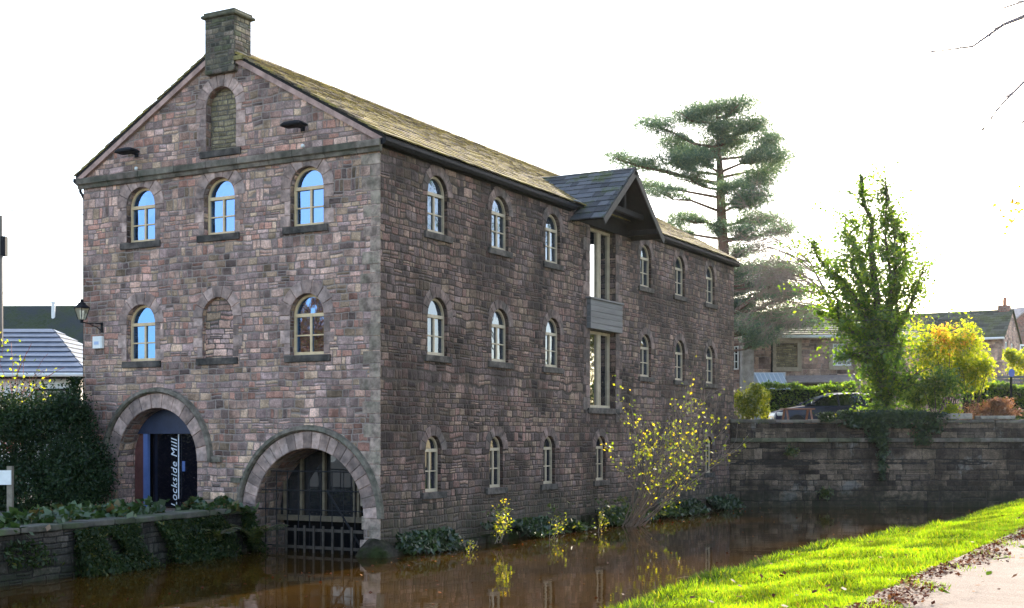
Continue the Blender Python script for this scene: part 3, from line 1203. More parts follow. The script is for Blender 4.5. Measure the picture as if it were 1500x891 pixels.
floodlight(-1.93, 8.80, 'black floodlight on a short arm at the right of the gable')
floodlight(-6.62, 8.75, 'black floodlight on a short arm at the left of the gable')
for x, lab in ((-1.86, 'small white sensor on the string course below the right floodlight'), (-6.54, 'small white sensor on the string course below the left floodlight')):
    mb = MB()
    mb.lathe([(.01, 0), (.035, .005), (.04, .04), (.03, .07), (.01, .08)], 10, (x, -.10, 8.375))
    tag(mb.build('sensor', m_white, smooth=True), lab, 'sensor', 'sensors on the string course')

lan = thing('wall_lantern', 'black Victorian style lantern on a scrolled bracket at the left end of the gable', 'lantern', (-7.70, 0, 4.92))
lan.scale = (.82, .82, .82)
mb = MB()
mb.box(-.03, .03, -.03, -.002, -.16, .12)
mb.tube([(0, -.02, .08), (-.12, -.14, .10), (-.24, -.28, .08), (-.36, -.40, .12)], .018, 6)
mb.tube([(0, -.02, -.12), (-.08, -.1, -.02), (-.18, -.2, .04), (-.24, -.28, .08)], .014, 6)
mb.build('bracket', m_iron, lan)
mb = MB()
cxl, cyl = -.36, -.40
mb.lathe([(.05, .10), (.07, .12), (.03, .15), (.10, .18)], 4, (cxl, cyl, 0))
mb.lathe([(.215, .50), (.22, .52), (.12, .60), (.10, .64), (.04, .68), (.05, .71), (.01, .77)], 8, (cxl, cyl, 0))
for k_ in range(4):
    a = PI / 4 + k_ * PI / 2
    mb.tube([(cxl + .10 * math.cos(a), cyl + .10 * math.sin(a), .18), (cxl + .20 * math.cos(a), cyl + .20 * math.sin(a), .50)], .012, 5)
mb.build('lantern_frame', m_iron, lan)
mb = MB()
mb.loft([[Vector((cxl + r * math.cos(PI / 4 + q * PI / 2), cyl + r * math.sin(PI / 4 + q * PI / 2), z)) for q in range(4)] for r, z in ((.095, .185), (.19, .495))])
gl = NT('lantern glass')
gl.bsdf(Base_Color=(.55, .5, .36, 1), Roughness=.15, Transmission_Weight=.6)
mb.build('lantern_glass', gl.m, lan)
mb = MB()
mb.box(-7.93, -7.63, -.10, -.002, 4.42, 4.70)
al_ = thing('alarm_box', 'small white alarm box on the gable below the lantern', 'alarm box', (-7.78, 0, 4.42))
mb = MB()
mb.loft([[Vector((sx * w_, -d, z)) for sx, z in ((-1, 0), (1, 0), (1, .28), (-1, .28))] for w_, d in ((.15, .002), (.15, .07), (.12, .10))])
mb.build('case', m_white, al_, bevel=.01)
mb = MB()
mb.box(-.07, .07, -.106, -.101, .09, .16)
mb.build('badge', plain('pale blue badge', (.35, .45, .65), .5, 0, 3), al_)

# ------------------------------------------------------------------ canal walls
def wall_between(name, A, B, z0, z1, th, mat, label, cat, cop=None, cop_mat=None, side=1, copl=.9, seed=1, top_fn=None):
    """a straight wall from A to B (2D) whose water face is on that line"""
    A, B = Vector(A), Vector(B)
    d = B - A
    L = d.length
    rz = math.atan2(d.y, d.x)
    t = thing(name, label, cat, (A.x, A.y, 0), rz)
    mb = MB()
    n_ = max(2, int(L / .8))
    rd = random.Random(seed)
    secs = []
    for i in range(n_ + 1):
        x = L * i / n_
        w_ = rd.uniform(-.025, .025)
        zt = z1 + (top_fn(x) if top_fn else 0) + rd.uniform(-.015, .015)
        secs.append([(x, w_ - .04, z0), (x, th, z0), (x, th, zt), (x, w_ + .0, zt), (x, w_ - .01, (z0 + zt) / 2)])
    mb.loft(secs)
    mb.build('wall_face', mat, t)
    if cop:
        mb = MB()
        x = 0
        while x < L - .05:
            l_ = min(rd.uniform(.6, 1.3) * copl, L - x)
            M = Matrix.Translation((x, 0, 0)) @ Matrix.Rotation(rd.uniform(-.012, .012), 4, 'Y')
            zz = z1 + (top_fn(x + l_ / 2) if top_fn else 0)
            mb.box(.006, l_ - .006, -.05 + rd.uniform(-.02, .02), th + .02, zz + .016, zz + cop + rd.uniform(-.012, .012), M)
            x += l_
        mb.build('coping', cop_mat, t, bevel=.02)
    return t


m_cop = plain('mossy coping', (.075, .068, .055), .92, .45, 3, bump=.6, island=.25, col2=(.05, .062, .028))
m_cop2 = plain('wall coping', (.12, .10, .085), .92, .4, 3, bump=.6, island=.3, col2=(.085, .085, .05))
wall_between('bank_wall', (left_x(0), -.03), (left_x(-30), -30), -.7, .80, .45, m_bank,
             'low mossy stone bank wall below the mill entrance, running along the left of the canal', 'wall', .12, m_cop, seed=4)
# water face must look to +x: the wall runs towards -y, so its local +y points to +x; flip by turning it round
o = [x for x in C.objects if x.name == 'bank_wall'][0]
for ch in o.children:
    ch.scale = (1, -1, 1)
    ch.data.flip_normals()

wall_between('canal_wall', (W_A.x, W_A.y), (W_B.x, W_B.y), -.7, 2.86, .5, m_lockwall,
             'tall stained stone wall closing the canal basin beside the far end of the mill', 'wall', .13, m_cop2, seed=8, copl=1.2)
cw = [x for x in C.objects if x.name == 'canal_wall'][0]
mb = MB()
Lw = (W_B - W_A).length
rd = random.Random(71)
x = 0
while x < Lw - .1:
    l_ = min(rd.uniform(.8, 1.6), Lw - x)
    mb.box(x + .006, x + l_ - .006, -.10 + rd.uniform(-.01, .01), .02, 2.22, 2.36)
    x += l_
mb.build('ledge_course', m_cop2, cw, bevel=.02)
# coping blocks of the old lock at the right end of that wall
def local_wall(x, y, z=0):
    d = (W_B - W_A).normalized()
    n_ = Vector((-d.y, d.x))
    return Vector((W_A.x + d.x * x + n_.x * y, W_A.y + d.y * x + n_.y * y, z))


WRZ = math.atan2(W_B.y - W_A.y, W_B.x - W_A.x)
for i, (px, w_, dz, lab) in enumerate(((1408, 1.45, .20, 'long pale coping slab lying on the canal wall below the brown bracken'),
                                       (1478, 1.2, .12, 'shorter coping slab lying on the right end of the canal wall'))):
    p = at(px, 625, 43.2)
    mb = MB()
    mb.loft([[Vector((sx * w_ / 2 * s, sy * .28 * s, z)) for sx, sy in ((-1, -1), (-.3, -1.08), (.5, -1), (1, -.9), (1, 1), (-1, 1))] for s, z in ((.97, 0), (1, .03), (1, dz - .03), (.97, dz))])
    o = mb.build('stone_slab', plain('pale slab', (.24, .205, .17), .9, .4, 4, bump=.6))
    q = local_wall((Vector((p.x, p.y)) - W_A).dot((W_B - W_A).normalized()), .22, 3.0)
    o.location = q
    o.rotation_euler = (0, 0, WRZ)
    tag(o, lab, 'stone slab', 'slabs on the canal wall')


# ------------------------------------------------------------------ plants
def turf_at(x, y):
    bx = bank_x(y) + .10 * np.sin(y * 2.1) + .05 * np.sin(y * 5.3)
    t = np.where(x - bx < .5, x - bx, (x - bx) * 4.5 / (12.35 - bank_x(y)))
    return turf_z(t) + .025 * np.sin(y * 3.1 + t * 2.7)


def grass(name, x, y, z, h, w, mat, lean=.5, kind='stuff', label=None, cat=None, rg=rng):
    n_ = len(x)
    base = np.stack([x, y, z], axis=1)
    a = rg.random(n_) * 2 * PI
    s = np.stack([np.cos(a), np.sin(a), np.zeros(n_)], axis=1) * (w * (.7 + .6 * rg.random(n_)))[:, None] * .5
    ln = rg.normal(size=(n_, 3)) * lean
    ln[:, 2] = 1
    ln /= np.linalg.norm(ln, axis=1)[:, None]
    tip = base + ln * h[:, None]
    mid = base + ln * h[:, None] * .55 + np.array([0, 0, 1]) * (h * .06)[:, None]
    v = np.stack([base - s, base + s, mid + s * .8, tip], axis=1)
    o = npmesh(name, v, 4, mat)
    return tag(o, label, cat, None, kind)


m_grass = leafmat('grass', [(0, (.075, .15, .006)), (.5, (.12, .21, .007)), (.88, (.165, .235, .010)), (1, (.24, .20, .05))], .6, (1.9, 1.7, .35), .02, .65, 1.3)
N_ = 170000
gy = -12.5 + 40 * rng.random(N_) ** 1.5
t = rng.random(N_)
gx = bank_x(gy) + .02 + t * (12.15 - bank_x(gy))
gx += .12 * rng.normal(size=N_) * (t > .9)
cl = np.sin(gx * 2.3 + gy * 1.1) * np.sin(gy * 1.7 - gx * .9)
h = (.045 + .05 * rng.random(N_)) * (1 + .45 * cl) * np.where(t < .13, 1.9, 1) * np.where(t > .93, .7, 1)
w = .008 + .00055 * (gy + 13)
ok = rng.random(N_) < np.where(t > .93, .45, 1)
grass('grass', gx[ok], gy[ok], turf_at(gx[ok], gy[ok]) - .01, h[ok], w[ok], m_grass, .55, label='bright sunlit mown grass along the canal edge of the towpath', cat='grass')
# longer tufts at the water's edge
N_ = 60000
gy = -12.5 + 38 * rng.random(N_) ** 1.3
ck = np.sin(gy * 1.3) + np.sin(gy * 2.9 + 1) + .5 * np.sin(gy * 7.3)
keep = rng.random(N_) < np.clip(.45 + .35 * ck, .12, 1)
gy = gy[keep]
gx = bank_x(gy) + .10 * np.sin(gy * 2.1) + .05 * np.sin(gy * 5.3) + .22 + rng.normal(size=len(gy)) * .22
m_edge = leafmat('edge grass', [(0, (.022, .055, .008)), (.6, (.045, .085, .010)), (.93, (.10, .12, .02)), (1, (.25, .19, .09))], .4, gloss=.02, var=.4)
grass('edge_grass', gx, gy, np.maximum(turf_at(gx, gy), .0) - .01, .07 + .15 * rng.random(len(gx)), np.full(len(gx), .014), m_edge, .6, label='longer dark grass tufts hanging over the water edge of the bank', cat='grass')
# dry stalks arching over the water
def stalks(label, x, y, n_, L, rd, dirx):
    t_ = thing('dry_stalks', label, 'dry stalks', (x, y, float(turf_at(np.array(x), np.array(y)))))
    mb = MB()
    for i in range(n_):
        a = rd.uniform(-.5, .5)
        l_ = L * rd.uniform(.5, 1)
        p = [Vector((rd.uniform(-.1, .1), rd.uniform(-.1, .1), -.05))]
        for k_ in range(1, 6):
            q = k_ / 5
            p.append(p[0] + Vector((dirx * l_ * q, a * l_ * q, l_ * (.75 * q - .55 * q * q))))
        mb.tube(p, [.006, .005, .005, .004, .003, .002], 4)
    mb.build('stalks', plain('straw', (.42, .30, .16), .7, .2, 5), t_)


stalks('thin reddish dry stalks arching over the water from the grass edge', 7.75, -1.3, 6, .95, random.Random(2), -1)
stalks('short dry stalks at the near water edge', 7.9, -7.1, 10, .5, random.Random(4), -.8)

# fallen leaves along the edge of the path
def fallen(name, n_, fx, ystart, yend, size, mat, label, zoff=.012, power=1.6):
    y = ystart + (yend - ystart) * rng.random(n_) ** power
    x = fx(y, n_)
    z = np.where(x > 11.75, .80, np.maximum(turf_at(x, y), .0)) + zoff + .02 * rng.random(n_)
    ax = rng.normal(size=(n_, 3)); ax[:, 2] *= .25
    v = leaf_quads(np.stack([x, y, z], 1), size * (.6 + .8 * rng.random(n_)), .75, up=6.0, axis=ax)
    return tag(npmesh(name, v, 4, mat), label, 'leaves', None, 'stuff')


m_fallen = leafmat('fallen leaves', [(0, (.04, .012, .008)), (.5, (.10, .028, .014)), (.8, (.16, .055, .02)), (1, (.24, .12, .04))], .2, (1.2, .9, .6), .015)
fallen('fallen_leaves', 7000, lambda y, n_: 11.93 + .13 * np.abs(rng.normal(size=n_)) * np.sign(rng.normal(size=n_) - .1) + .12 * np.sin(y * 1.3) + .06 * np.sin(y * 4.1), -13, 24, .05, m_fallen, 'brown fallen leaves gathered along the grass edge of the path')
fallen('scattered_leaves', 520, lambda y, n_: 8.6 + 7 * rng.random(n_), -13, 22, .07, m_fallen, 'brown leaves scattered thinly over the grass and the path', .05)


def tree_parts(segs, mb, n=6):
    for pts, rad in segs:
        mb.tube(pts, rad, n)


def grow(base, d, L, r, depth, rd, segs, up=.15, spread=.7, kids=3, wig=.25, shrink=.62, tips=None, minr=.004, droop=0.0):
    pts = [Vector(base)]
    rad = [r]
    d = Vector(d).normalized()
    n_ = 5
    for i in range(n_):
        d = (d + Vector((rd.gauss(0, wig), rd.gauss(0, wig), rd.gauss(0, wig) + up - droop * i)) * .4).normalized()
        pts.append(pts[-1] + d * (L / n_))
        rad.append(max(minr, r * (1 - .6 * (i + 1) / n_)))
    segs.append((pts, rad))
    if tips is not None and depth <= 1:
        tips += pts[2:]
    if depth > 0:
        for k_ in range(kids):
            i = rd.randint(2, n_)
            a = Vector((rd.gauss(0, 1), rd.gauss(0, 1), rd.gauss(0, .7)))
            nd = (d + a.normalized() * spread).normalized()
            grow(pts[i], nd, L * shrink * rd.uniform(.75, 1.2), rad[i] * .7, depth - 1, rd, segs, up, spread, kids, wig, shrink, tips, minr, droop)


def bush(name, label, cat, c, r, n_, size, mat, group=None, stems=8, shell=.45, rd=None, stem_mat=None, aspect=.6, lobes=1, up=.3, floor=None):
    """c = middle of the crown, r = radii; lobes break the outline"""
    c = Vector(c)
    rd = rd or random.Random(int(abs(c.x * 77 + c.y * 31)))
    base_z = c.z - r[2] if floor is None else floor
    t_ = thing(name, label, cat, (c.x, c.y, base_z), 0, group)
    o = np.array([c.x, c.y, base_z])
    P_ = [blob_points(int(n_ * .45), (c.x, c.y, c.z), np.array(r) * .82, shell)]
    for i in range(lobes):
        a = rd.uniform(0, 2 * PI)
        e = rd.uniform(-.4, 1.0)
        f_ = rd.uniform(.55, .95)
        q = (c.x + r[0] * f_ * math.cos(a) * math.cos(e), c.y + r[1] * f_ * math.sin(a) * math.cos(e), c.z + r[2] * f_ * math.sin(e))
        P_.append(blob_points(int(n_ * .55 / lobes), q, np.array(r) * rd.uniform(.28, .5), .3))
    P_ = np.concatenate(P_)
    P_ = P_[P_[:, 2] > base_z]
    v = leaf_quads(P_ - o, size * (.6 + .8 * rng.random(len(P_))), aspect, up)
    npmesh('foliage', v, 4, mat, t_)
    if stems:
        mb = MB()
        for i in range(stems):
            q = Vector(P_[rng.integers(len(P_))] - o)
            mb.tube([(q.x * .08, q.y * .08, -.05), (q.x * .4, q.y * .4, q.z * .45), q], [.03, .018, .006], 5)
        mb.build('stems', stem_mat or m_bark, t_)
    return t_


m_bark = plain('bark', (.10, .075, .055), .95, .4, 8, bump=.7, stretch=(1, 1, .25))
m_barkpine = plain('pine bark', (.15, .085, .06), .95, .4, 6, bump=.8, stretch=(1, 1, .3))
m_twig = plain('grey twig', (.25, .19, .15), .9, .3, 6)
m_dkgreen = leafmat('dark hedge leaves', [(0, (.010, .024, .012)), (.6, (.018, .038, .014)), (1, (.032, .058, .018))], .25, gloss=.02)
m_conif = leafmat('golden conifer', [(0, (.05, .075, .010)), (.5, (.12, .15, .016)), (1, (.24, .24, .03))], .6, (1.9, 1.8, .5))
m_green = leafmat('green leaves', [(0, (.035, .075, .012)), (.5, (.07, .13, .018)), (1, (.15, .21, .03))], .68, (2.2, 2.1, .6), .05)
m_ivy = leafmat('ivy leaves', [(0, (.012, .028, .012)), (.6, (.025, .05, .016)), (1, (.05, .085, .022))], .35)
m_lime = leafmat('lime leaves', [(0, (.09, .14, .010)), (.5, (.18, .24, .018)), (1, (.30, .31, .03))], .75, (2.3, 2.0, .6), .03)
m_orange = leafmat('orange leaves', [(0, (.36, .15, .02)), (.4, (.42, .27, .03)), (1, (.45, .36, .05))], .65, (1.9, 1.6, .7), .04)
m_yellow = leafmat('yellow leaves', [(0, (.20, .20, .012)), (.4, (.36, .32, .018)), (1, (.48, .38, .03))], .65, (1.9, 1.7, .4), .04)
m_pine = leafmat('pine needles', [(0, (.04, .08, .062)), (.5, (.072, .125, .09)), (1, (.15, .195, .11))], .58, (1.9, 1.9, 1.1), .06)
m_brown = leafmat('dead bracken', [(0, (.14, .06, .03)), (.5, (.24, .12, .06)), (1, (.34, .20, .11))], .4, (1.2, 1.0, .7))
m_bed = leafmat('bedding leaves', [(0, (.022, .05, .016)), (.7, (.045, .085, .022)), (.9, (.07, .10, .03)), (1, (.20, .09, .04))], .3)
m_fernd = leafmat('dark wall weeds', [(0, (.014, .030, .010)), (.6, (.026, .048, .014)), (.93, (.05, .07, .02)), (1, (.14, .12, .03))], .35, gloss=.02)
m_fern = leafmat('fern', [(0, (.03, .055, .012)), (.6, (.06, .09, .018)), (1, (.15, .14, .03))], .45)

# left hedge in front of the gable
hd = thing('conifer_hedge', 'big dark clipped evergreen hedge standing in front of the left end of the gable', 'hedge', at(70, 735, 29.0))
hd.location.z = .77
ho = np.array(hd.location)
pts = []
for px, py, D, rx, ry, rz_, n_ in ((-40, 655, 29.5, 1.6, 1.2, 1.35, 6000), (30, 660, 29.5, 1.25, 1.1, 1.35, 6500), (85, 650, 29.2, .95, .9, 1.25, 6000), (110, 690, 28.6, .72, .8, .85, 4500),
                             (122, 700, 28.2, .62, .6, .7, 4000), (30, 715, 29, 1.5, 1.0, .7, 7000), (-50, 715, 29, 1.5, 1.0, .7, 4000), (60, 618, 29.5, .8, .8, .5, 3000), (100, 607, 29.3, .45, .5, .4, 1500), (-10, 612, 29.7, .9, .8, .55, 3000)):
    c_ = at(px, py, D)
    pts.append(blob_points(int(n_ * 1.9), c_, (rx, ry, rz_), .66))
pts = np.concatenate(pts)
pts = pts[pts[:, 2] > .78]
npmesh('foliage', leaf_quads(pts - ho, .062 * (.6 + .8 * rng.random(len(pts))), .6, .2), 4, m_dkgreen, hd)
mb = MB()
for px, D in ((-40, 29.5), (20, 29.5), (60, 29.4), (100, 28.9)):
    p = at(px, 640, D) - Vector(ho)
    b = Vector((p.x, p.y, 0))
    mb.tube([b, b + Vector((.05, 0, .9)), b + Vector((0, .05, 1.9))], [.09, .06, .02], 6)
mb.build('stems', m_bark, hd)
# climber on the mill's left corner
cl_ = thing('climber', 'narrow dark evergreen climber on the left corner of the mill beside the hedge', 'climbing plant', (-8.2, -.25, .77))
q = np.stack([rng.normal(size=2600) * .16 - .02, -.05 + .12 * rng.random(2600) - .2 * rng.random(2600), 3.0 * rng.random(2600) ** .8], 1)
q[:, 0] *= 1.3 - q[:, 2] / 3.6
npmesh('foliage', leaf_quads(q, .08, .7, .2), 4, m_dkgreen, cl_)
mb = MB()
mb.tube([(0, .18, 0), (.03, .2, 1.2), (-.03, .2, 2.6)], [.03, .02, .008], 5)
mb.build('stems', m_bark, cl_)

# leafy beds on the yard edge
def bed(name, label, xa, ya, xb, yb, wid, n_, hgt, mat, size, n2=0):
    s = rng.random(n_)
    x = xa + (xb - xa) * s + rng.normal(size=n_) * wid
    y = ya + (yb - ya) * s + rng.normal(size=n_) * wid * .5
    clump = .55 + .45 * np.sin(x * 5.1 + y * 3.7) * np.sin(y * 4.3 - x * 2)
    z = .78 + hgt * clump * (.3 + .7 * rng.random(n_))
    ax = rng.normal(size=(n_, 3)); ax[:, 2] = np.abs(ax[:, 2]) * .8
    v = leaf_quads(np.stack([x, y, z], 1), size * (.6 + .8 * rng.random(n_)), .7, .8, axis=ax)
    return tag(npmesh(name, v, 4, mat), label, 'bedding plants', None, 'stuff')


bed('leafy_ground_cover', 'broad leaved green plants filling the bed behind the bank wall left of the entrance', left_x(-7.6) - .7, -7.6, left_x(-1.6) - 1.5, -2.0, .38, 2600, .38, m_bed, .19)
bed('doorstep_plants', 'low green plants along the top of the bank wall right of the entrance door', left_x(-1.9) - .55, -1.6, left_x(-.2) - .25, -.4, .22, 1300, .38, m_bed, .17)

# weeds hanging on the bank wall, and growing on the footing of the mill
def hang(n_, y0, y1, z0, z1, out, size, mat, name, label, fx, cat='weeds', clum=2.2, thr=.0):
    y = y0 + (y1 - y0) * rng.random(n_)
    z = z0 + (z1 - z0) * rng.random(n_)
    dn = np.sin(y * clum) + np.sin(y * clum * 2.3 + 1.7 + z * 2) + .6 * np.sin(z * 6 + y)
    ok = dn > thr
    y, z = y[ok], z[ok]
    x = fx(y) + out * rng.random(len(y)) * (1.2 - (z - z0) / (z1 - z0))
    v = leaf_quads(np.stack([x, y, z], 1), size * (.5 + rng.random(len(y))), .45, .5)
    return tag(npmesh(name, v, 4, mat), label, cat, None, 'stuff')


hang(26000, -5.6, -.15, .0, .80, .42, .07, m_fernd, 'wall_weeds', 'ferns and weeds growing out of the bank wall beside the boat arch', lambda y: left_x(y) + .02, 'weeds', 2.1, -.75)
hang(2600, -11, -5.2, .25, .70, .15, .08, m_fernd, 'wall_moss_tufts', 'mossy tufts on the nearest left stretch of the bank wall', lambda y: left_x(y) + .02, 'weeds', 1.7, .5)
hang(9000, .3, 20.5, .05, .45, .55, .13, m_ivy, 'waterline_weeds', 'dark green weeds along the waterline footing of the mill', lambda y: .16 + 0 * y, 'weeds', 1.3, -.2)
hang(1700, 1.5, 15, .15, .75, .55, .11, m_fern, 'waterline_ferns', 'lighter green tufts among the weeds at the foot of the mill', lambda y: .25 + 0 * y, 'weeds', 1.9, .7)


# fern by the boat arch
def fern(label, x, y, z, n_, L):
    t_ = thing('fern', label, 'fern', (x, y, z))
    P_ = []
    mb = MB()
    for i in range(n_):
        a = rng.random() * 2 * PI
        l_ = L * (.6 + .5 * rng.random())
        pr = []
        for s in np.linspace(0, 1, 9):
            p = Vector((math.cos(a) * l_ * s * .75, math.sin(a) * l_ * s * .75, l_ * (.95 * s - .62 * s * s)))
            pr.append(p)
        mb.tube(pr, [.006] * 9, 3)
        for j in range(1, 9):
            for sd_ in (-1, 1):
                for q_ in (0, .5):
                    p = pr[j - 1].lerp(pr[j], q_)
                    w_ = .16 * l_ * (1.1 - j / 9)
                    pe = p + Vector((-math.sin(a) * sd_ * w_, math.cos(a) * sd_ * w_, -.02))
                    dd = (pr[j] - pr[j - 1]).normalized() * .022
                    P_ += [p - dd, p + dd, pe + dd * .3, pe - dd * .3]
    npmesh('fronds', np.array([list(p) for p in P_]), 4, m_fern, t_)
    mb.build('stalks', m_bark, t_)


fern('green and yellow fern at the foot of the boat arch beside the bank wall', left_x(-.6) + .42, -.6, .25, 22, .95)
fern('darker low fern on the bank wall left of the boat arch', left_x(-1.7) + .25, -1.7, .35, 18, .7)


# yellow leaved shrub leaning out over the water
def twig_shrub(name, label, base, tipsx, n_stem, spread, hgt, n_leaf, size, mat, rd, lean=(.5, 0), r0=.018, depth=2):
    t_ = thing(name, label, 'shrub', base)
    segs, tips = [], []
    for i in range(n_stem):
        a = rd.uniform(-1, 1)
        d = Vector((lean[0] + rd.uniform(-.25, .6), lean[1] + a * spread * 1.2, rd.uniform(.45, 1.1)))
        jb = min(1, hgt / 2)
        grow((rd.uniform(-.2, .25) * jb, rd.uniform(-1, 1) * spread * .7 * jb, -.1), d, hgt * rd.uniform(.55, 1.0), r0, depth, rd, segs, .08, .55, 3, .22, .45, tips, .0045)
    mb = MB()
    tree_parts(segs, mb, 4)
    mb.build('stems', plain('pale twig', (.20, .15, .12), .75, .3, 6), t_)
    idx = rng.integers(len(tips), size=n_leaf)
    P_ = np.array([list(tips[i]) for i in idx]) + rng.normal(size=(n_leaf, 3)) * .05
    allp = [q for s_ in segs for q in s_[0][1:]]
    i2 = rng.integers(len(allp), size=n_leaf // 3)
    P_ = np.concatenate([P_, np.array([list(allp[i]) for i in i2]) + rng.normal(size=(n_leaf // 3, 3)) * .04])
    n_leaf = len(P_)
    P_[:, 2] -= .03
    npmesh('leaves', leaf_quads(P_, size * (.6 + .7 * rng.random(n_leaf)), .7, .2), 4, mat, t_)
    return t_


m_yshrub = leafmat('yellow green leaves', [(0, (.06, .10, .012)), (.5, (.15, .19, .018)), (.88, (.32, .30, .03)), (1, (.42, .28, .03))], .72, (2.2, 2.0, .45), .05)
twig_shrub('yellow_shrub', 'tall twiggy shrub with sparse yellow green leaves leaning over the water against the mill wall', (.8, 10.5, .0), 0, 26, .42, 3.5, 900, .085, m_yshrub, random.Random(12), (.42, -.28))
for lab, b, h_, n_, sd_ in (('small bright yellow sapling at the waterline below the second ground floor window', (1.05, 2.9, .2), .95, 150, 3), ('pair of tiny yellow sprigs at the waterline left of the tall shrub', (1.1, 5.4, .1), .5, 40, 5),
                            ('low yellow sprig at the waterline nearest the tall shrub', (1.1, 8.0, .1), .55, 55, 8), ('tiny yellow sprig low at the water near the mill corner', (1.05, 1.7, .05), .3, 16, 9)):
    twig_shrub('yellow_sapling', lab, b, 0, 4, .45, h_, int(n_ * 1.5), .055, m_yshrub, random.Random(sd_), (.1, 0), .008, 1)

# ------------------------------------------------------------------ left background
VR = YAW            # things square to the view


def local(px, py, D, ground=None):
    p = at(px, py, D)
    if ground is not None:
        p.z = ground
    return p


# bungalow with hipped tile roof
p0 = local(30, 560, 38, .77)
bg_ = thing('bungalow', 'low white walled bungalow with a grey tiled hip roof left of the mill', 'bungalow', p0, VR)
mb = MB()
mb.box(-6, 1.55, .25, 7, 0, 3.38)
mb.build('wall', m_white, bg_)
mb = MB()
ez, rzz = 3.46, 5.05
ex0, ex1 = -6.3, 1.95
A_, B_, C_, D_ = Vector((ex0, -.1, ez)), Vector((ex1, -.1, ez)), Vector((ex1, 7.3, ez)), Vector((ex0, 7.3, ez))
R1, R2 = Vector((ex0 + 3, 3.6, rzz)), Vector((-.35, 3.6, rzz))
nrow = 9
for i in range(nrow):
    a, b_ = i / nrow, (i + 1.25) / nrow
    b_ = min(b_, 1)
    for (P1, P2, Q1, Q2) in ((A_, B_, R1, R2), (B_, C_, R2, R2)):
        n_ = ((P2 - P1).cross(Q1 - P1)).normalized()
        l0, l1 = P1.lerp(Q1, a), P2.lerp(Q2, a)
        h0, h1 = P1.lerp(Q1, b_), P2.lerp(Q2, b_)
        q = [l0 + n_ * .055, l1 + n_ * .055, h1 + n_ * .01, h0 + n_ * .01]
        q2 = [x + n_ * .035 for x in q]
        mb.add(q + q2, [(0, 3, 2, 1), (4, 5, 6, 7), (0, 1, 5, 4), (1, 2, 6, 5), (2, 3, 7, 6), (3, 0, 4, 7)])
mb.add([A_, B_, C_, D_, R1, R2], [(0, 1, 5, 4), (1, 2, 5), (2, 3, 4, 5), (3, 0, 4), (0, 3, 2, 1)])
brf = mb.build('roof', m_tileroof, bg_)
mb = MB()
mb.box(ex0, ex1 - .02, -.14, -.105, 3.32, 3.50)
mb.build('fascia', m_darkwood, brf)
mb = MB()
mb.tube([(ex0, -.2, 3.44), (ex1, -.2, 3.44)], .06, 8)
mb.build('gutter', m_white, brf)
mb = MB()
mb.box(.35, 1.35, .19, .245, 1.9, 3.05)
wn = mb.build('window', m_darkwood, bg_)
mb = MB()
mb.box(.42, 1.28, .17, .188, 1.97, 2.98)
mb.build('pane', m_glass_low, wn)

# large dark roofed barn behind the bungalow
p0 = local(20, 560, 52, .77)
br_ = thing('barn', 'large building behind the bungalow with a long dark mossy roof', 'barn', p0, VR + .03)
mb = MB()
mb.box(-9, 6, .3, 8, 0, 3.6)
mb.build('wall', m_house, br_)
mb = MB()
q = [Vector((-9.5, 0, 3.4)), Vector((6.4, 0, 3.4)), Vector((6.4, 4.2, 7.35)), Vector((-9.5, 4.2, 7.25)), Vector((6.4, 8.4, 3.4)), Vector((-9.5, 8.4, 3.4))]
mb.add(q, [(0, 1, 2, 3), (3, 2, 4, 5), (0, 3, 5), (1, 4, 2), (0, 5, 4, 1)])
brr = mb.build('roof', m_darkroof, br_)
mb = MB()
mb.tube([(.42, 3.6, 6.6), (.42, 3.6, 7.35)], .08, 8)
mb.tube([(.42, 3.6, 7.35), (.42, 3.6, 7.42)], .10, 8)
mb.build('vent_pipe', m_white, brr)

# telegraph pole and its wire
pp = local(-1.5, 560, 40, .77)
tp = thing('telegraph_pole', 'weathered wooden telegraph pole at the left edge', 'pole', pp, VR)
mb = MB()
mb.tube([(0, 0, 0), (0, 0, 4), (0, 0, 8.45)], [.15, .13, .11], 10)
mb.build('pole', plain('pole wood', (.19, .17, .15), .9, .3, 6, stretch=(1, 1, .15)), tp)
mb = MB()
mb.box(.10, .24, -.12, .10, 7.2, 7.8)
mb.build('junction_box', m_iron, tp)
pw0 = pp + Vector((0, 0, 8.2))
pw1 = Vector((-8.32, 3.0, 8.0))
mb = MB()
a0 = Vector(at(-60, 300, 40))
prs = []
for i in range(13):
    s = i / 12
    q = a0.lerp(pw1, s)
    q.z -= .25 * 4 * s * (1 - s) * .5
    prs.append(q)
mb.tube(prs, .012, 4)
tag(mb.build('overhead_wire', m_iron), 'thin overhead wire running from the left to the eaves of the mill', 'wire')

# red stemmed shrub by the bungalow
rs = thing('red_shrub', 'bare red stemmed shrub in front of the bungalow', 'shrub', local(10, 600, 33, .77))
segs, tips = [], []
rd = random.Random(17)
for i in range(26):
    grow((rd.uniform(-.3, .3), rd.uniform(-.3, .3), 1.2), (rd.uniform(-.6, .6), rd.uniform(-.4, .4), 1), 2.0, .012, 1, rd, segs, -.05, .5, 2, .25, .5, tips, .006)
mb = MB()
tree_parts(segs, mb, 4)
mb.build('stems', plain('red stems', (.32, .07, .05), .6, .2, 5), rs)
P_ = np.array([list(tips[i]) for i in rng.integers(len(tips), size=260)]) + rng.normal(size=(260, 3)) * .1
P_[:, 0] -= .2
npmesh('leaves', leaf_quads(P_, .1, .6), 4, m_lime, rs)

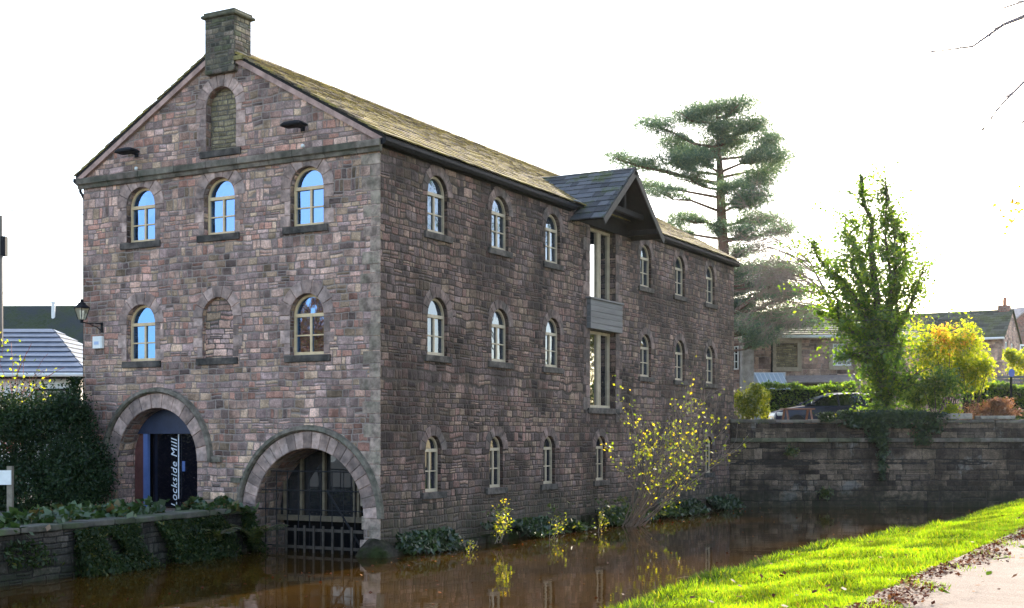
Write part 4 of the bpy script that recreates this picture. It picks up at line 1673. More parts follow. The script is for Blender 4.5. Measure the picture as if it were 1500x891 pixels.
# notice board
nb = thing('notice_board', 'white notice board on a short timber post in the bed at the left edge', 'sign', local(15, 735, 25.2, .77), VR)
mb = MB()
mb.box(-.05, .05, -.05, .05, -.1, 1.06)
mb.build('post', plain('post wood', (.20, .17, .13), .85, .3, 6), nb)
mb = MB()
mb.box(-1.05, .045, -.085, -.052, .70, .98)
mb.build('board', m_white, nb)

# faint bare trees far off on the left
for px, D, H, lab in ((33, 118, 13.5, 'faint bare tree far behind the dark barn roof'), (82, 125, 12.5, 'smaller faint bare tree far off beside the mill gable')):
    b = local(px, 500, D, .8)
    t_ = thing('bare_tree', lab, 'tree', b, 0, 'far bare trees on the left')
    segs = []
    rd = random.Random(px)
    grow((0, 0, 0), (0, 0, 1), H * .55, .16, 4, rd, segs, .2, .75, 3, .15, .68, None, .02)
    mb = MB()
    tree_parts(segs, mb, 4)
    mb.build('trunk', plain('pale far bark', (.32, .28, .26), .9, .2, 4), t_)

# ------------------------------------------------------------------ right background
GZ = 2.62
# pine
D = 60
pb_ = local(1060, 600, D, GZ)
pine = thing('pine_tree', 'tall pine with orange trunk and flat blue green pads of needles behind the mill', 'tree', pb_, VR)


def pl(px, py, dd=0.0):
    s = D / FP
    return Vector(((px - 1060) * s, dd, 2.4 + (640 - py) * s - GZ))


mb = MB()
tr = [pl(1062, 630), pl(1063, 480), pl(1060, 370), pl(1056, 300), pl(1055, 255), pl(1052, 215), pl(1050, 175)]
mb.tube(tr, [.36, .31, .26, .22, .17, .11, .05], 10)
mb.build('trunk', m_barkpine, pine, smooth=True)
PADS = [(1010, 165, 45, 13), (1075, 162, 38, 13), (1038, 152, 28, 9), (962, 193, 32, 10), (1000, 205, 36, 11), (1100, 192, 32, 14), (1055, 190, 40, 13), (1128, 215, 24, 12),
        (932, 240, 32, 9), (985, 236, 38, 12), (1040, 216, 48, 14), (1100, 238, 42, 15), (1138, 240, 20, 11), (900, 238, 17, 6), (948, 264, 30, 9), (1008, 262, 28, 8),
        (1118, 264, 32, 14), (1104, 289, 30, 12), (968, 288, 22, 7), (1056, 282, 26, 8), (1085, 300, 30, 11), (1118, 315, 36, 11), (1008, 318, 28, 8), (980, 330, 26, 6),
        (1048, 332, 22, 6), (1148, 328, 26, 9), (1092, 342, 28, 9), (1088, 366, 26, 9), (1118, 386, 34, 11), (1158, 398, 34, 11), (1100, 443, 22, 11),
        (1138, 438, 34, 11), (1094, 478, 20, 15), (1108, 500, 15, 9), (1178, 450, 26, 10), (1140, 470, 26, 9), (1100, 415, 34, 14), (1125, 410, 30, 14), (1085, 440, 22, 14), (1150, 420, 40, 14), (1070, 205, 30, 10), (1020, 240, 30, 8), (1110, 470, 30, 14), (1150, 455, 30, 12), (1090, 395, 24, 12), (1170, 470, 34, 10), (1120, 490, 30, 10)]
bm_, nd = MB(), []
rd = random.Random(5)
for px, py, hx, hy in PADS:
    dd = rd.uniform(-1.6, 1.6)
    s = D / FP
    c_ = pl(px, py, dd)
    for j in range(4):
        cj = c_ + Vector((rd.uniform(-.6, .6) * hx * s, rd.uniform(-.6, .6), rd.uniform(-.5, .5) * hy * s))
        n_ = int(hx * hy * 1.9) + 60
        q = blob_points(n_, cj, (hx * s * 1.05, 1.15, hy * s * 1.0), .1) + rng.normal(size=(n_, 3)) * np.array([.24, .24, .13])
        nd.append(q)
    # limb from the trunk
    z0 = max(.5, c_.z - .25 - abs(c_.x) * .16)
    tx = np.interp(z0, [p.z for p in tr], [p.x for p in tr])
    b0 = Vector((tx, 0, z0))
    e0 = c_ + Vector((0, 0, -.15))
    m0 = b0.lerp(e0, .5) + Vector((rd.uniform(-.15, .15), rd.uniform(-.2, .2), rd.uniform(-.3, .12)))
    m1 = b0.lerp(e0, .8) + Vector((rd.uniform(-.15, .15), rd.uniform(-.2, .2), rd.uniform(-.2, .1)))
    bm_.tube([b0, m0, m1, e0], [.075, .055, .04, .02], 5)
    sg_ = rng.random(int(26 * hx))
    n2_ = len(sg_)
    nd.append(np.array(m0)[None] * (1 - sg_[:, None]) + np.array(e0)[None] * sg_[:, None] + rng.normal(size=(n2_, 3)) * np.array([.16, .22, .10]) * (.35 + sg_[:, None]) + np.array([0, 0, .06]))
    for j in range(3):
        e1 = e0 + Vector((rd.uniform(-.7, .7) * hx * s, rd.uniform(-.6, .6), rd.uniform(-.1, .25)))
        bm_.tube([m1, m1.lerp(e1, .6) + Vector((0, 0, .05)), e1], [.03, .02, .01], 4)
bm_.tube([pl(1063, 470), pl(1085, 450, -.5), pl(1120, 425, -.8), pl(1150, 405, -1)], [.12, .10, .07, .03], 6)
bm_.tube([pl(1063, 490), pl(1082, 455, .5), pl(1105, 428, .8), pl(1145, 432, .9)], [.11, .09, .07, .03], 6)
bm_.build('limbs', m_barkpine, pine)
nd = np.concatenate(nd)
npmesh('crown', leaf_quads(nd, .20 * (.5 + .9 * rng.random(len(nd))), .14, .0), 4, m_pine, pine)

# bare grey twiggy tree between pine and ivy tree
D2 = 53
b = local(1262, 600, D2, GZ)
bt = thing('bare_tree', 'bare grey tree with drooping fine twigs between the pine and the ivy clad tree', 'tree', b, VR)
segs = []
rd = random.Random(8)
s2 = D2 / FP
bts = [Vector((0, 0, 0)), Vector((-.2, 0, 2.5)), Vector((-.9, .1, 4.6)), Vector((-1.6, .1, 6.0)), Vector((-2.2, .2, 7.2))]
segs.append((bts, [.14, .12, .09, .06, .03]))
for i in range(30):
    z = rd.uniform(3.9, 7.0)
    dx = rd.choice((-1, -1, -1, .6))
    grow((float(np.interp(z, [q.z for q in bts], [q.x for q in bts])), .1, z), (dx, rd.uniform(-.6, .6), rd.uniform(.2, .9)), rd.uniform(1.6, 2.6), .035, 3, rd, segs, .0, .7, 4, .22, .6, None, .006, .07)
mb = MB()
tree_parts(segs, mb, 4)
mb.build('trunk', m_twig, bt)

# ivy clad tree behind the canal wall
m_ivytree = leafmat('backlit ivy', [(0, (.04, .09, .012)), (.6, (.08, .15, .018)), (1, (.18, .24, .03))], .7, (2.2, 2.1, .5), .04)  # brighter edge leaves: their backlit glow is put into the colour
D3 = 46
b = local(1292, 600, D3, GZ)
it = thing('ivy_tree', 'upright tree thickly clad in green ivy behind the canal wall', 'tree', b, VR)


def il(px, py, dd=0.0):
    s = D3 / FP
    return Vector(((px - 1292) * s, dd, 2.4 + (640 - py) * s - GZ))


STEMS = [[(1292, 630), (1290, 540), (1285, 440), (1275, 350), (1265, 300), (1262, 258)],
         [(1294, 560), (1300, 460), (1303, 380), (1300, 310), (1298, 262)],
         [(1296, 540), (1318, 460), (1328, 400), (1332, 350), (1326, 315)],
         [(1288, 520), (1262, 450), (1243, 390), (1232, 345)],
         [(1296, 520), (1330, 450), (1342, 410), (1347, 392)],
         [(1286, 540), (1250, 490), (1225, 440), (1200, 432)],
         [(1290, 480), (1270, 400), (1250, 340), (1248, 315)],
         [(1286, 560), (1262, 530), (1240, 520), (1222, 528)], [(1282, 500), (1245, 430), (1218, 390), (1200, 345)], [(1290, 470), (1240, 420), (1205, 400)], [(1292, 520), (1310, 420), (1316, 350), (1312, 300)], [(1284, 520), (1240, 470), (1205, 455)], [(1293, 600), (1316, 566), (1338, 545)], [(1291, 612), (1290, 570), (1288, 520)], [(1296, 610), (1304, 560), (1312, 500)]]
mb = MB()
lv, lo_ = [], []
rd = random.Random(3)
for i, st in enumerate(STEMS):
    dd = 0 if i == 0 else rd.uniform(-.9, .9)
    P0 = [il(px, py, dd * k_ / (len(st) - 1)) for k_, (px, py) in enumerate(st)]
    P3 = []
    for k_ in range(len(P0) - 1):
        P3 += [P0[k_], P0[k_].lerp(P0[k_ + 1], .5) + Vector((rd.gauss(0, .11), rd.gauss(0, .11), 0))]
    P3.append(P0[-1])
    r0 = .20 if i == 0 else .09
    mb.tube(P3, [max(.012, r0 * (1 - .88 * k_ / (len(P3) - 1))) for k_ in range(len(P3))], 6)
    for k_ in range(len(P3) - 1):
        A1, B1 = P3[k_], P3[k_ + 1]
        L = (B1 - A1).length
        q = k_ / (len(P3) - 1)
        wdt = (.78 if i < 3 else .66) * (1 - .62 * q) + .07
        n_ = int(L * 260 * (1 - .1 * q))
        s = rng.random(n_)
        pt_ = np.array(A1)[None] * (1 - s[:, None]) + np.array(B1)[None] * s[:, None]
        cl2 = np.clip(.5 + .8 * np.sin(pt_[:, 2] * 4.1 + i * 2) * np.sin(pt_[:, 2] * 2.3 + i * 1.3), .15, 1.35)
        pt_ += rng.normal(size=(n_, 3)) * (wdt * .55 * cl2)[:, None]
        lv.append(pt_)
        # short side sprays
        for j in range(int(L * 6)):
            f_ = rd.random()
            c_ = A1.lerp(B1, f_)
            e = c_ + Vector((rd.gauss(-.12, .8), rd.gauss(0, .75), rd.uniform(-.1, .7))) * (1.3 - q * .45)
            mb.tube([c_, c_.lerp(e, .5) + Vector((0, 0, .08)), e], [.02, .012, .005], 3)
            s = rng.random(34)
            pt_ = np.array(c_)[None] * (1 - s[:, None]) + np.array(e)[None] * s[:, None] + rng.normal(size=(34, 3)) * .10
            lo_.append(pt_)
for (px, py) in ((1258, 245), (1298, 240), (1330, 300), (1226, 290), (1310, 300), (1288, 300), (1345, 370), (1240, 300)):
    segs = []
    grow(il(px + 4, py + 70), (rd.uniform(-.2, .2), 0, 1), 1.7, .018, 2, rd, segs, .15, .4, 3, .15, .5, None, .007)
    tree_parts(segs, mb, 3)
mb.build('trunk', m_bark, it)
lv = np.concatenate(lv)
lo_ = np.concatenate(lo_)
npmesh('outer_leaves', leaf_quads(lo_, .12 * (.6 + .8 * rng.random(len(lo_))), .75, .2), 4, m_ivytree, it)
npmesh('crown', leaf_quads(lv, .125 * (.6 + .8 * rng.random(len(lv))), .75, .2), 4, m_green, it)

# ivy hanging over the canal wall
iv = thing('hanging_ivy', 'dark ivy hanging over the canal wall below the ivy clad tree', 'ivy', local_wall(4.6, .1, 3.0), WRZ)
P_ = []
for u, w_, l_, n_ in ((4.3, .7, .5, 800), (4.9, .5, 1.0, 1000), (5.15, .22, 2.3, 1200), (5.8, .8, .5, 900), (6.5, .5, 1.1, 800), (3.2, .4, .3, 250), (7.0, .4, .7, 350), (5.5, 1.4, .25, 1300)):
    s = rng.random(n_) ** 1.3
    P_.append(np.stack([u - 4.6 + rng.normal(size=n_) * w_ * .5 * (1.1 - .6 * s), -.19 - .14 * rng.random(n_), .22 - s * l_], 1))
for u, w_ in ((5.3, 2.0),):
    n_ = 2400
    P_.append(np.stack([u - 4.6 + (rng.random(n_) - .5) * w_ * 1.5, .05 + .5 * rng.random(n_), .02 + .30 * rng.random(n_) ** 2], 1))
P_ = np.concatenate(P_)
npmesh('foliage', leaf_quads(P_, .10 * (.6 + .8 * rng.random(len(P_))), .8, .2), 4, m_ivy, iv)
mb = MB()
for u in (-1, -.1, .15, .8, 1.5):
    mb.tube([(u, .3, .1), (u, -.07, .1), (u + .05, -.14, -.35), (u, -.14, -.75)], [.015, .015, .01, .006], 4)
mb.build('stems', m_bark, iv)
# small tufts rooted in the wall
for u, z, lab in ((2.05, 1.9, 'small yellowish fern rooted in the canal wall left of the hanging ivy'), (3.2, .5, 'small green tuft rooted low in the canal wall by the water')):
    o_ = local_wall(u, -.1, z)
    t_ = thing('wall_fern', lab, 'fern', o_, WRZ)
    q = blob_points(190, (0, -.05, 0), (.3, .10, .22), .1)
    npmesh('fronds', leaf_quads(q, .13, .3, .2), 4, m_fern, t_)

# bushes on the far bank
bush('golden_bush', 'round golden green conifer bush on the bank at the far corner of the mill', 'bush', local(1098, 592, 45.6), (.62, .7, .78), 5200, .085, m_conif, rd=random.Random(1), lobes=9, shell=.3, floor=GZ)
bush('dark_bush', 'dark green bush between the ivy clad tree and the yellow bushes', 'bush', local(1340, 585, 46.5), (.9, .8, .9), 2600, .12, m_green, lobes=8, floor=GZ, shell=.1)
bush('orange_bush', 'yellow and orange autumn bush beside the ivy clad tree', 'bush', local(1388, 503, 46.9), (.85, .6, .75), 620, .12, m_orange, lobes=8, floor=GZ, shell=.05)
bush('lime_bush', 'tall sunlit lime green bush at the right of the autumn bush', 'bush', local(1380, 530, 47.3), (1.5, 1.0, 1.75), 5600, .12, m_lime, lobes=11, floor=GZ, shell=.1)
bush('bright_bush', 'spreading bright lime bush at the right of the taller lime bush', 'bush', local(1424, 548, 46.8), (.85, .8, .95), 2600, .12, m_lime, lobes=9, floor=GZ, shell=.1)
bush('olive_bush', 'olive green leafy bush in front of the autumn bush', 'bush', local(1372, 568, 45.6), (1.15, .7, .8), 2300, .11, m_green, lobes=9, floor=GZ, shell=.1)
bush('low_lime_bush', 'low lime green clump on top of the canal wall beside the bracken', 'bush', local(1396, 605, 44.4), (.38, .35, .36), 900, .09, m_lime, lobes=4, floor=GZ)
bush('sprig_bush', 'low sunlit sprigs on the canal wall in front of the car', 'bush', local(1246, 608, 44.6), (.7, .3, .22), 420, .10, m_lime, lobes=5, floor=GZ, shell=.1)
bush('brown_bracken', 'rusty brown dead bracken at the right end of the canal wall', 'bracken', local(1448, 602, 45.4), (1.15, .7, .50), 3200, .12, m_brown, lobes=7, floor=GZ, aspect=.3, shell=.1)
bush('yellow_garden_bush', 'small yellow green bush below the second house gable', 'bush', local(1495, 535, 62), (.85, .7, .95), 1700, .15, m_lime, lobes=5, floor=GZ)


def hedge(label, pxa, pxb, D, z0, z1, th, mat, n_, size):
    a, b = local(pxa, 600, D, z0), local(pxb, 600, D, z0)
    L = (b - a).length
    t_ = thing('garden_hedge', label, 'hedge', a, VR)
    rg = rng
    u = rg.random(n_) * L
    hh = (z1 - z0) * (1 + .04 * np.sin(u * 2.1) + .03 * np.sin(u * 5.3))
    side = rg.random(n_)
    top = rg.random(n_) < .4
    y = np.where(top, rg.random(n_) * th, np.where(side < .75, rg.normal(size=n_) * .05, th + rg.normal(size=n_) * .05))
    z = np.where(top, hh + rg.normal(size=n_) * .05, rg.random(n_) * hh)
    npmesh('foliage', leaf_quads(np.stack([u, y, z], 1), size * (.6 + .8 * rg.random(n_)), .6, .2), 4, mat, t_)
    mb = MB()
    mb.box(.1, L - .1, .08, th - .08, 0, (z1 - z0) * .93)
    mb.build('dark_core', plain('hedge inside', (.012, .018, .008), .95, .3, 5), t_)  # solid dark box added to stand for the shaded inside of the hedge
    return t_


hedge('long clipped green hedge with a sunlit top behind the car', 1116, 1300, 54, GZ, 4.50, .9, m_green, 9000, .12)
hedge('clipped hedge with a sunlit top at the right edge behind the bracken', 1418, 1560, 50, GZ, 4.38, .9, m_green, 7000, .12)

# stone house behind the hedge
p0 = local(1085, 600, 62, GZ)
SX = 62 / FP
h1 = thing('stone_house', 'long low stone house with white paned windows behind the hedge', 'house', p0, VR)


def hz(py, D=62):
    return 2.4 + (640 - py) * D / FP - GZ


Wd = 8.2
wins = [(1220, 1248, 503, 536), (1137, 1168, 503, 538)]
hol = [[((a - 1085) * SX, hz(d)), ((b - 1085) * SX, hz(d)), ((b - 1085) * SX, hz(c)), ((a - 1085) * SX, hz(c))] for a, b, c, d in wins]
F = lambda u, v, d: Vector((u, d, v))
mb = MB()
wall_mesh(mb, [(.15, 0), (Wd, 0), (Wd, hz(493)), (.15, hz(493))], hol, F, [.15, .08])
mb.add([(.15, 0, 0), (.15, 7, 0), (.15, 7, hz(493)), (.15, 3.5, hz(452)), (.15, 0, hz(493))], [(0, 1, 2, 3, 4)])
mb.add([(Wd, 0, 0), (Wd, 7, 0), (Wd, 7, hz(493)), (Wd, 3.5, hz(452)), (Wd, 0, hz(493))], [(4, 3, 2, 1, 0)])
mb.add([(.15, 7, 0), (Wd, 7, 0), (Wd, 7, hz(493)), (.15, 7, hz(493))], [(0, 1, 2, 3)])
mb.build('wall', m_house, h1, fixn=False)
mb = MB()
rd = random.Random(4)
Lr = math.hypot(3.75, hz(452) - hz(493) + .1)
pa = math.atan2(hz(452) - hz(493) + .1, 3.75)
slates(mb, lambda u, s, n_: Vector((-.0 + u, -.25, hz(493) + .02)) + Vector((0, math.cos(pa), math.sin(pa))) * s + Vector((0, -math.sin(pa), math.cos(pa))) * n_, Wd + .3, Lr, .35, .5, rd)
mb.add([Vector((0, 7.25, hz(493))), Vector((Wd + .3, 7.25, hz(493))), Vector((Wd + .3, 3.5, hz(452) + .08)), Vector((0, 3.5, hz(452) + .08))], [(0, 1, 2, 3)])
mb.add([Vector((0, -.2, hz(493))), Vector((Wd + .3, -.2, hz(493))), Vector((Wd + .3, 3.5, hz(452) + .02)), Vector((0, 3.5, hz(452) + .02))], [(0, 1, 2, 3)])
hr = mb.build('roof', m_houseroof, h1, fixn=False)
mb = MB()
mb.tube([(0, -.28, hz(494)), (Wd + .3, -.28, hz(494))], .075, 8)
mb.build('gutter', m_white, hr)
mb = MB()
mb.tube([(1.48, -.06, .2), (1.48, -.06, hz(495))], .045, 6)
mb.build('downpipe', m_iron, h1)


def sash(parent, x0, x1, z0, z1, nx, nz, y, label=None):
    mb = MB()
    t = .06
    mb.box(x0, x0 + t, y - .03, y + .03, z0, z1)
    mb.box(x1 - t, x1, y - .03, y + .03, z0, z1)
    mb.box(x0 + t, x1 - t, y - .028, y + .03, z0, z0 + t)
    mb.box(x0 + t, x1 - t, y - .028, y + .03, z1 - t, z1)
    for i in range(1, nx):
        x = x0 + (x1 - x0) * i / nx
        mb.box(x - .018, x + .018, y - .02, y + .02, z0 + t, z1 - t)
    for i in range(1, nz):
        z = z0 + (z1 - z0) * i / nz
        mb.box(x0 + t, x1 - t, y - .016, y + .016, z - .018, z + .018)
    o = mb.build('window', m_white, parent)
    if label:
        o['label'] = label
    mb = MB()
    mb.box(x0 + .01, x1 - .01, y + .021, y + .028, z0 + .01, z1 - .01)
    mb.build('pane', m_glass_low, o)
    return o


def surround(parent, x0, x1, z0, z1, y=-.03):
    mb = MB()
    w_ = .2
    mb.box(x0 - w_, x0 - .003, y, .02, z0, z1)
    mb.box(x1 + .003, x1 + w_, y, .02, z0, z1)
    mb.box(x0 - w_, x1 + w_, y - .004, .02, z1 + .003, z1 + w_)
    mb.box(x0 - w_, x1 + w_, y - .05, .02, z0 - .2, z0 - .003)
    mb.build('surround', plain('tan dressed stone', (.33, .27, .2), .9, .2, 5), parent)


a, b, c, d = wins[0]
w1 = sash(h1, hol[0][0][0] + .01, hol[0][1][0] - .01, hol[0][0][1] + .01, hol[0][2][1] - .01, 4, 4, .1)
surround(w1, hol[0][0][0], hol[0][1][0], hol[0][0][1], hol[0][2][1])
mb = MB()
mb.box(hol[1][0][0], hol[1][1][0], .075, .12, hol[1][0][1], hol[1][2][1])
bw = mb.build('blocked_window', m_buff, h1)
bw['label'] = 'window opening blocked with brown stone'
surround(bw, hol[1][0][0], hol[1][1][0], hol[1][0][1], hol[1][2][1])
mb = MB()
mb.box(.02, .14, -.12, .5, 0, hz(496))
mb.box(.145, .62, -.07, -.003, 0, hz(512))
mb.build('corner_stones', plain('pale corner stones', (.34, .30, .27), .9, .25, 4), h1)
# bay wing with a tall white window at the left of the house
mb = MB()
mb.box(-1.6, .0, .4, 5, 0, hz(496))
wg = mb.build('side_wing', m_house, h1)
sash(h1, -.42, .0 - .04, hz(541), hz(506), 2, 3, .33, 'narrow white window by the left corner of the house')

# greenhouse and shed
p0 = local(1112, 600, 57.5, GZ)
gh = thing('greenhouse', 'small lean-to glasshouse with a sloping striped roof in front of the stone house', 'greenhouse', p0, VR)
s5 = 57.5 / FP
mb = MB()
Z = lambda py: 2.4 + (640 - py) * s5 - GZ
m_ghf = plain('greenhouse bars', (.45, .47, .5), .5, .1, 4)
for i in range(7):
    x = i * .2
    mb.tube([(x + .05, 1.2, Z(553) + .25), (x + .18, 0, Z(570) - .05)], .022, 4)
mb.box(0, 1.42, 1.2, 1.25, 0, Z(553) + .28)
mb.box(.13, 1.42, -.03, .03, 0, Z(570) - .06)
mb.build('bars', m_ghf, gh)
mb = MB()
mb.add([(0, 1.19, Z(553) + .23), (1.3, 1.19, Z(553) + .23), (1.42, 0, Z(570) - .07), (.13, 0, Z(570) - .07)], [(0, 1, 2, 3)])
gl = NT('greenhouse glass')
gl.bsdf(Base_Color=(.45, .52, .58, 1), Roughness=.2, Transmission_Weight=.3)
o = mb.build('glass_roof', gl.m, gh)
o.modifiers.new('thick', 'SOLIDIFY').thickness = .01
p0 = local(1153, 600, 58, GZ)
sh = thing('shed', 'long dark timber shed with a low felt roof in front of the stone house', 'shed', p0, VR)
s5 = 58 / FP
mb = MB()
mb.box(.15, 3.45, .25, 2.6, 0, Z(565) - .02)
mb.build('wall', m_darkwood, sh)
mb = MB()
zt, ze = Z(550), Z(562)
mb.prism([(0, ze), (3.3, ze + .04), (3.3, ze + .10), (0, ze + .06)], lambda u, v, d: Vector((u + d * .16, d, v + (zt - ze) * d / 1.5)), 0, 1.5)
mb.prism([(0, ze), (3.3, ze + .04), (3.3, ze + .10), (0, ze + .06)], lambda u, v, d: Vector((u + (3.0 - d) * .16 , d, v + (zt - ze) * (3.0 - d) / 1.5)), 1.503, 3.0)
mb.build('roof', plain('felt roof', (.13, .11, .10), .9, .3, 5), sh)
mb = MB()
mb.box(1.0, 1.06, .2, .246, .3, Z(565) - .05)
mb.build('door_post', plain('post wood', (.25, .21, .17), .8, .2, 5), sh)


# second house, gable end to the right
D5 = 75
p0 = local(1470, 600, D5, GZ)
h2 = thing('gabled_house', 'stone house with a mossy roof and white gable windows behind the bushes on the right', 'house', p0, VR - .55)
s5 = D5 / FP
Z = lambda py: 2.4 + (640 - py) * s5 - GZ
ez, rz2, L2, G2 = Z(492), Z(449), 7.4, 5.0
mb = MB()
gh_ = [(0, 0), (G2, 0), (G2, ez), (G2 / 2, rz2), (0, ez)]
GF = lambda u, v, d: Vector((-d, u, v))
whs = [[(.45, Z(524)), (1.2, Z(524)), (1.2, Z(499)), (.45, Z(499))], [(2.2, Z(524)), (2.95, Z(524)), (2.95, Z(499)), (2.2, Z(499))]]
wall_mesh(mb, gh_, whs, GF, [.12, .12])
mb.add([(0, 0, 0), (-L2, 0, 0), (-L2, 0, ez), (0, 0, ez)], [(0, 1, 2, 3)])
mb.add([(0, G2, 0), (-L2, G2, 0), (-L2, G2, ez), (0, G2, ez)], [(0, 1, 2, 3)])
mb.add([GF(u, v, L2) for u, v in gh_], [(0, 1, 2, 3, 4)])
mb.build('wall', m_house, h2, fixn=False)
for w_ in whs:
    mb = MB()
    x0, x1, z0, z1 = w_[0][0], w_[1][0], w_[0][1], w_[2][1]
    for a_, b_, c_, d_ in ((x0, x0 + .08, z0, z1), (x1 - .08, x1, z0, z1), (x0 + .08, x1 - .08, z0, z0 + .08), (x0 + .08, x1 - .08, z1 - .08, z1), ((x0 + x1) / 2 - .03, (x0 + x1) / 2 + .03, z0 + .08, z1 - .08)):
        mb.prism([(a_, c_), (b_, c_), (b_, d_), (a_, d_)], GF, .05, .1)
    o = mb.build('window', m_white, h2)
    mb = MB()
    mb.prism([(x0, z0), (x1, z0), (x1, z1), (x0, z1)], GF, .082, .088)
    mb.build('pane', m_glass_low, o)
mb = MB()
rise = rz2 - ez
pa = math.atan2(rise, G2 / 2)
Lr = (G2 / 2 + .25) / math.cos(pa)
rd = random.Random(6)
for sg in (1, -1):
    e = Vector((-L2 - .1, (-.25 if sg > 0 else G2 + .25), ez - .25 * math.tan(pa) + .02))
    up = Vector((0, sg * math.cos(pa), math.sin(pa)))
    nn = Vector((0, -sg * math.sin(pa), math.cos(pa)))
    fr = (lambda e, up, nn: (lambda u, s, n_: e + Vector((1, 0, 0)) * u + up * s + nn * n_))(e, up, nn)
    slates(mb, fr, L2 + .2, Lr, .35, .5, rd)
    mb.add([fr(0, 0, -.03), fr(L2 + .2, 0, -.03), fr(L2 + .2, Lr, -.03), fr(0, Lr, -.03)], [(0, 1, 2, 3)])
hr = mb.build('roof', m_houseroof, h2, fixn=False)
mb = MB()
mb.tube([(-L2 - .1, -.33, ez - .15), (.1, -.33, ez - .15)], .07, 6)
mb.build('gutter', m_white, hr)
mb = MB()
mb.box(-.75, -.1, G2 / 2 - .3, G2 / 2 + .3, rz2 - .4, rz2 + .28)
chh = mb.build('chimney', m_brick, hr)
mb = MB()
mb.lathe([(.11, 0), (.12, .3), (.1, .5)], 8, (-.4, G2 / 2, rz2 + .28))
mb.build('chimney_pot', plain('terracotta', (.40, .17, .1), .8, .2, 5), chh)

# brick house far right with pale roof
D6 = 98
p0 = local(1505, 600, D6, GZ)
h3 = thing('brick_house', 'red brick house with a pale sunlit roof at the far right edge', 'house', p0, VR + .5)
s5 = D6 / FP
Z = lambda py: 2.4 + (640 - py) * s5 - GZ
mb = MB()
g3 = [(-4, 0), (4, 0), (4, Z(500)), (0, Z(452)), (-4, Z(500))]
mb.prism(g3, lambda u, v, d: Vector((u, d, v)), 0, 9)
mb.build('wall', m_brick, h3)
mb = MB()
for sg in (-1, 1):
    mb.prism([(sg * 4.3, Z(500) - .25), (0, Z(452) + .02), (0, Z(452) + .14), (sg * 4.3, Z(500) - .12)], lambda u, v, d: Vector((u, d, v)), -.2, 9.2)
mb.build('roof', plain('pale roof', (.36, .30, .27), .7, .2, 3), h3)
mb = MB()
mb.box(-.9, .9, -.05, -.003, Z(530), Z(505))
w_ = mb.build('window', m_white, h3)
mb = MB()
mb.box(-.75, .75, -.06, -.052, Z(530) + .12, Z(505) - .12)
mb.build('pane', m_glass_low, w_)

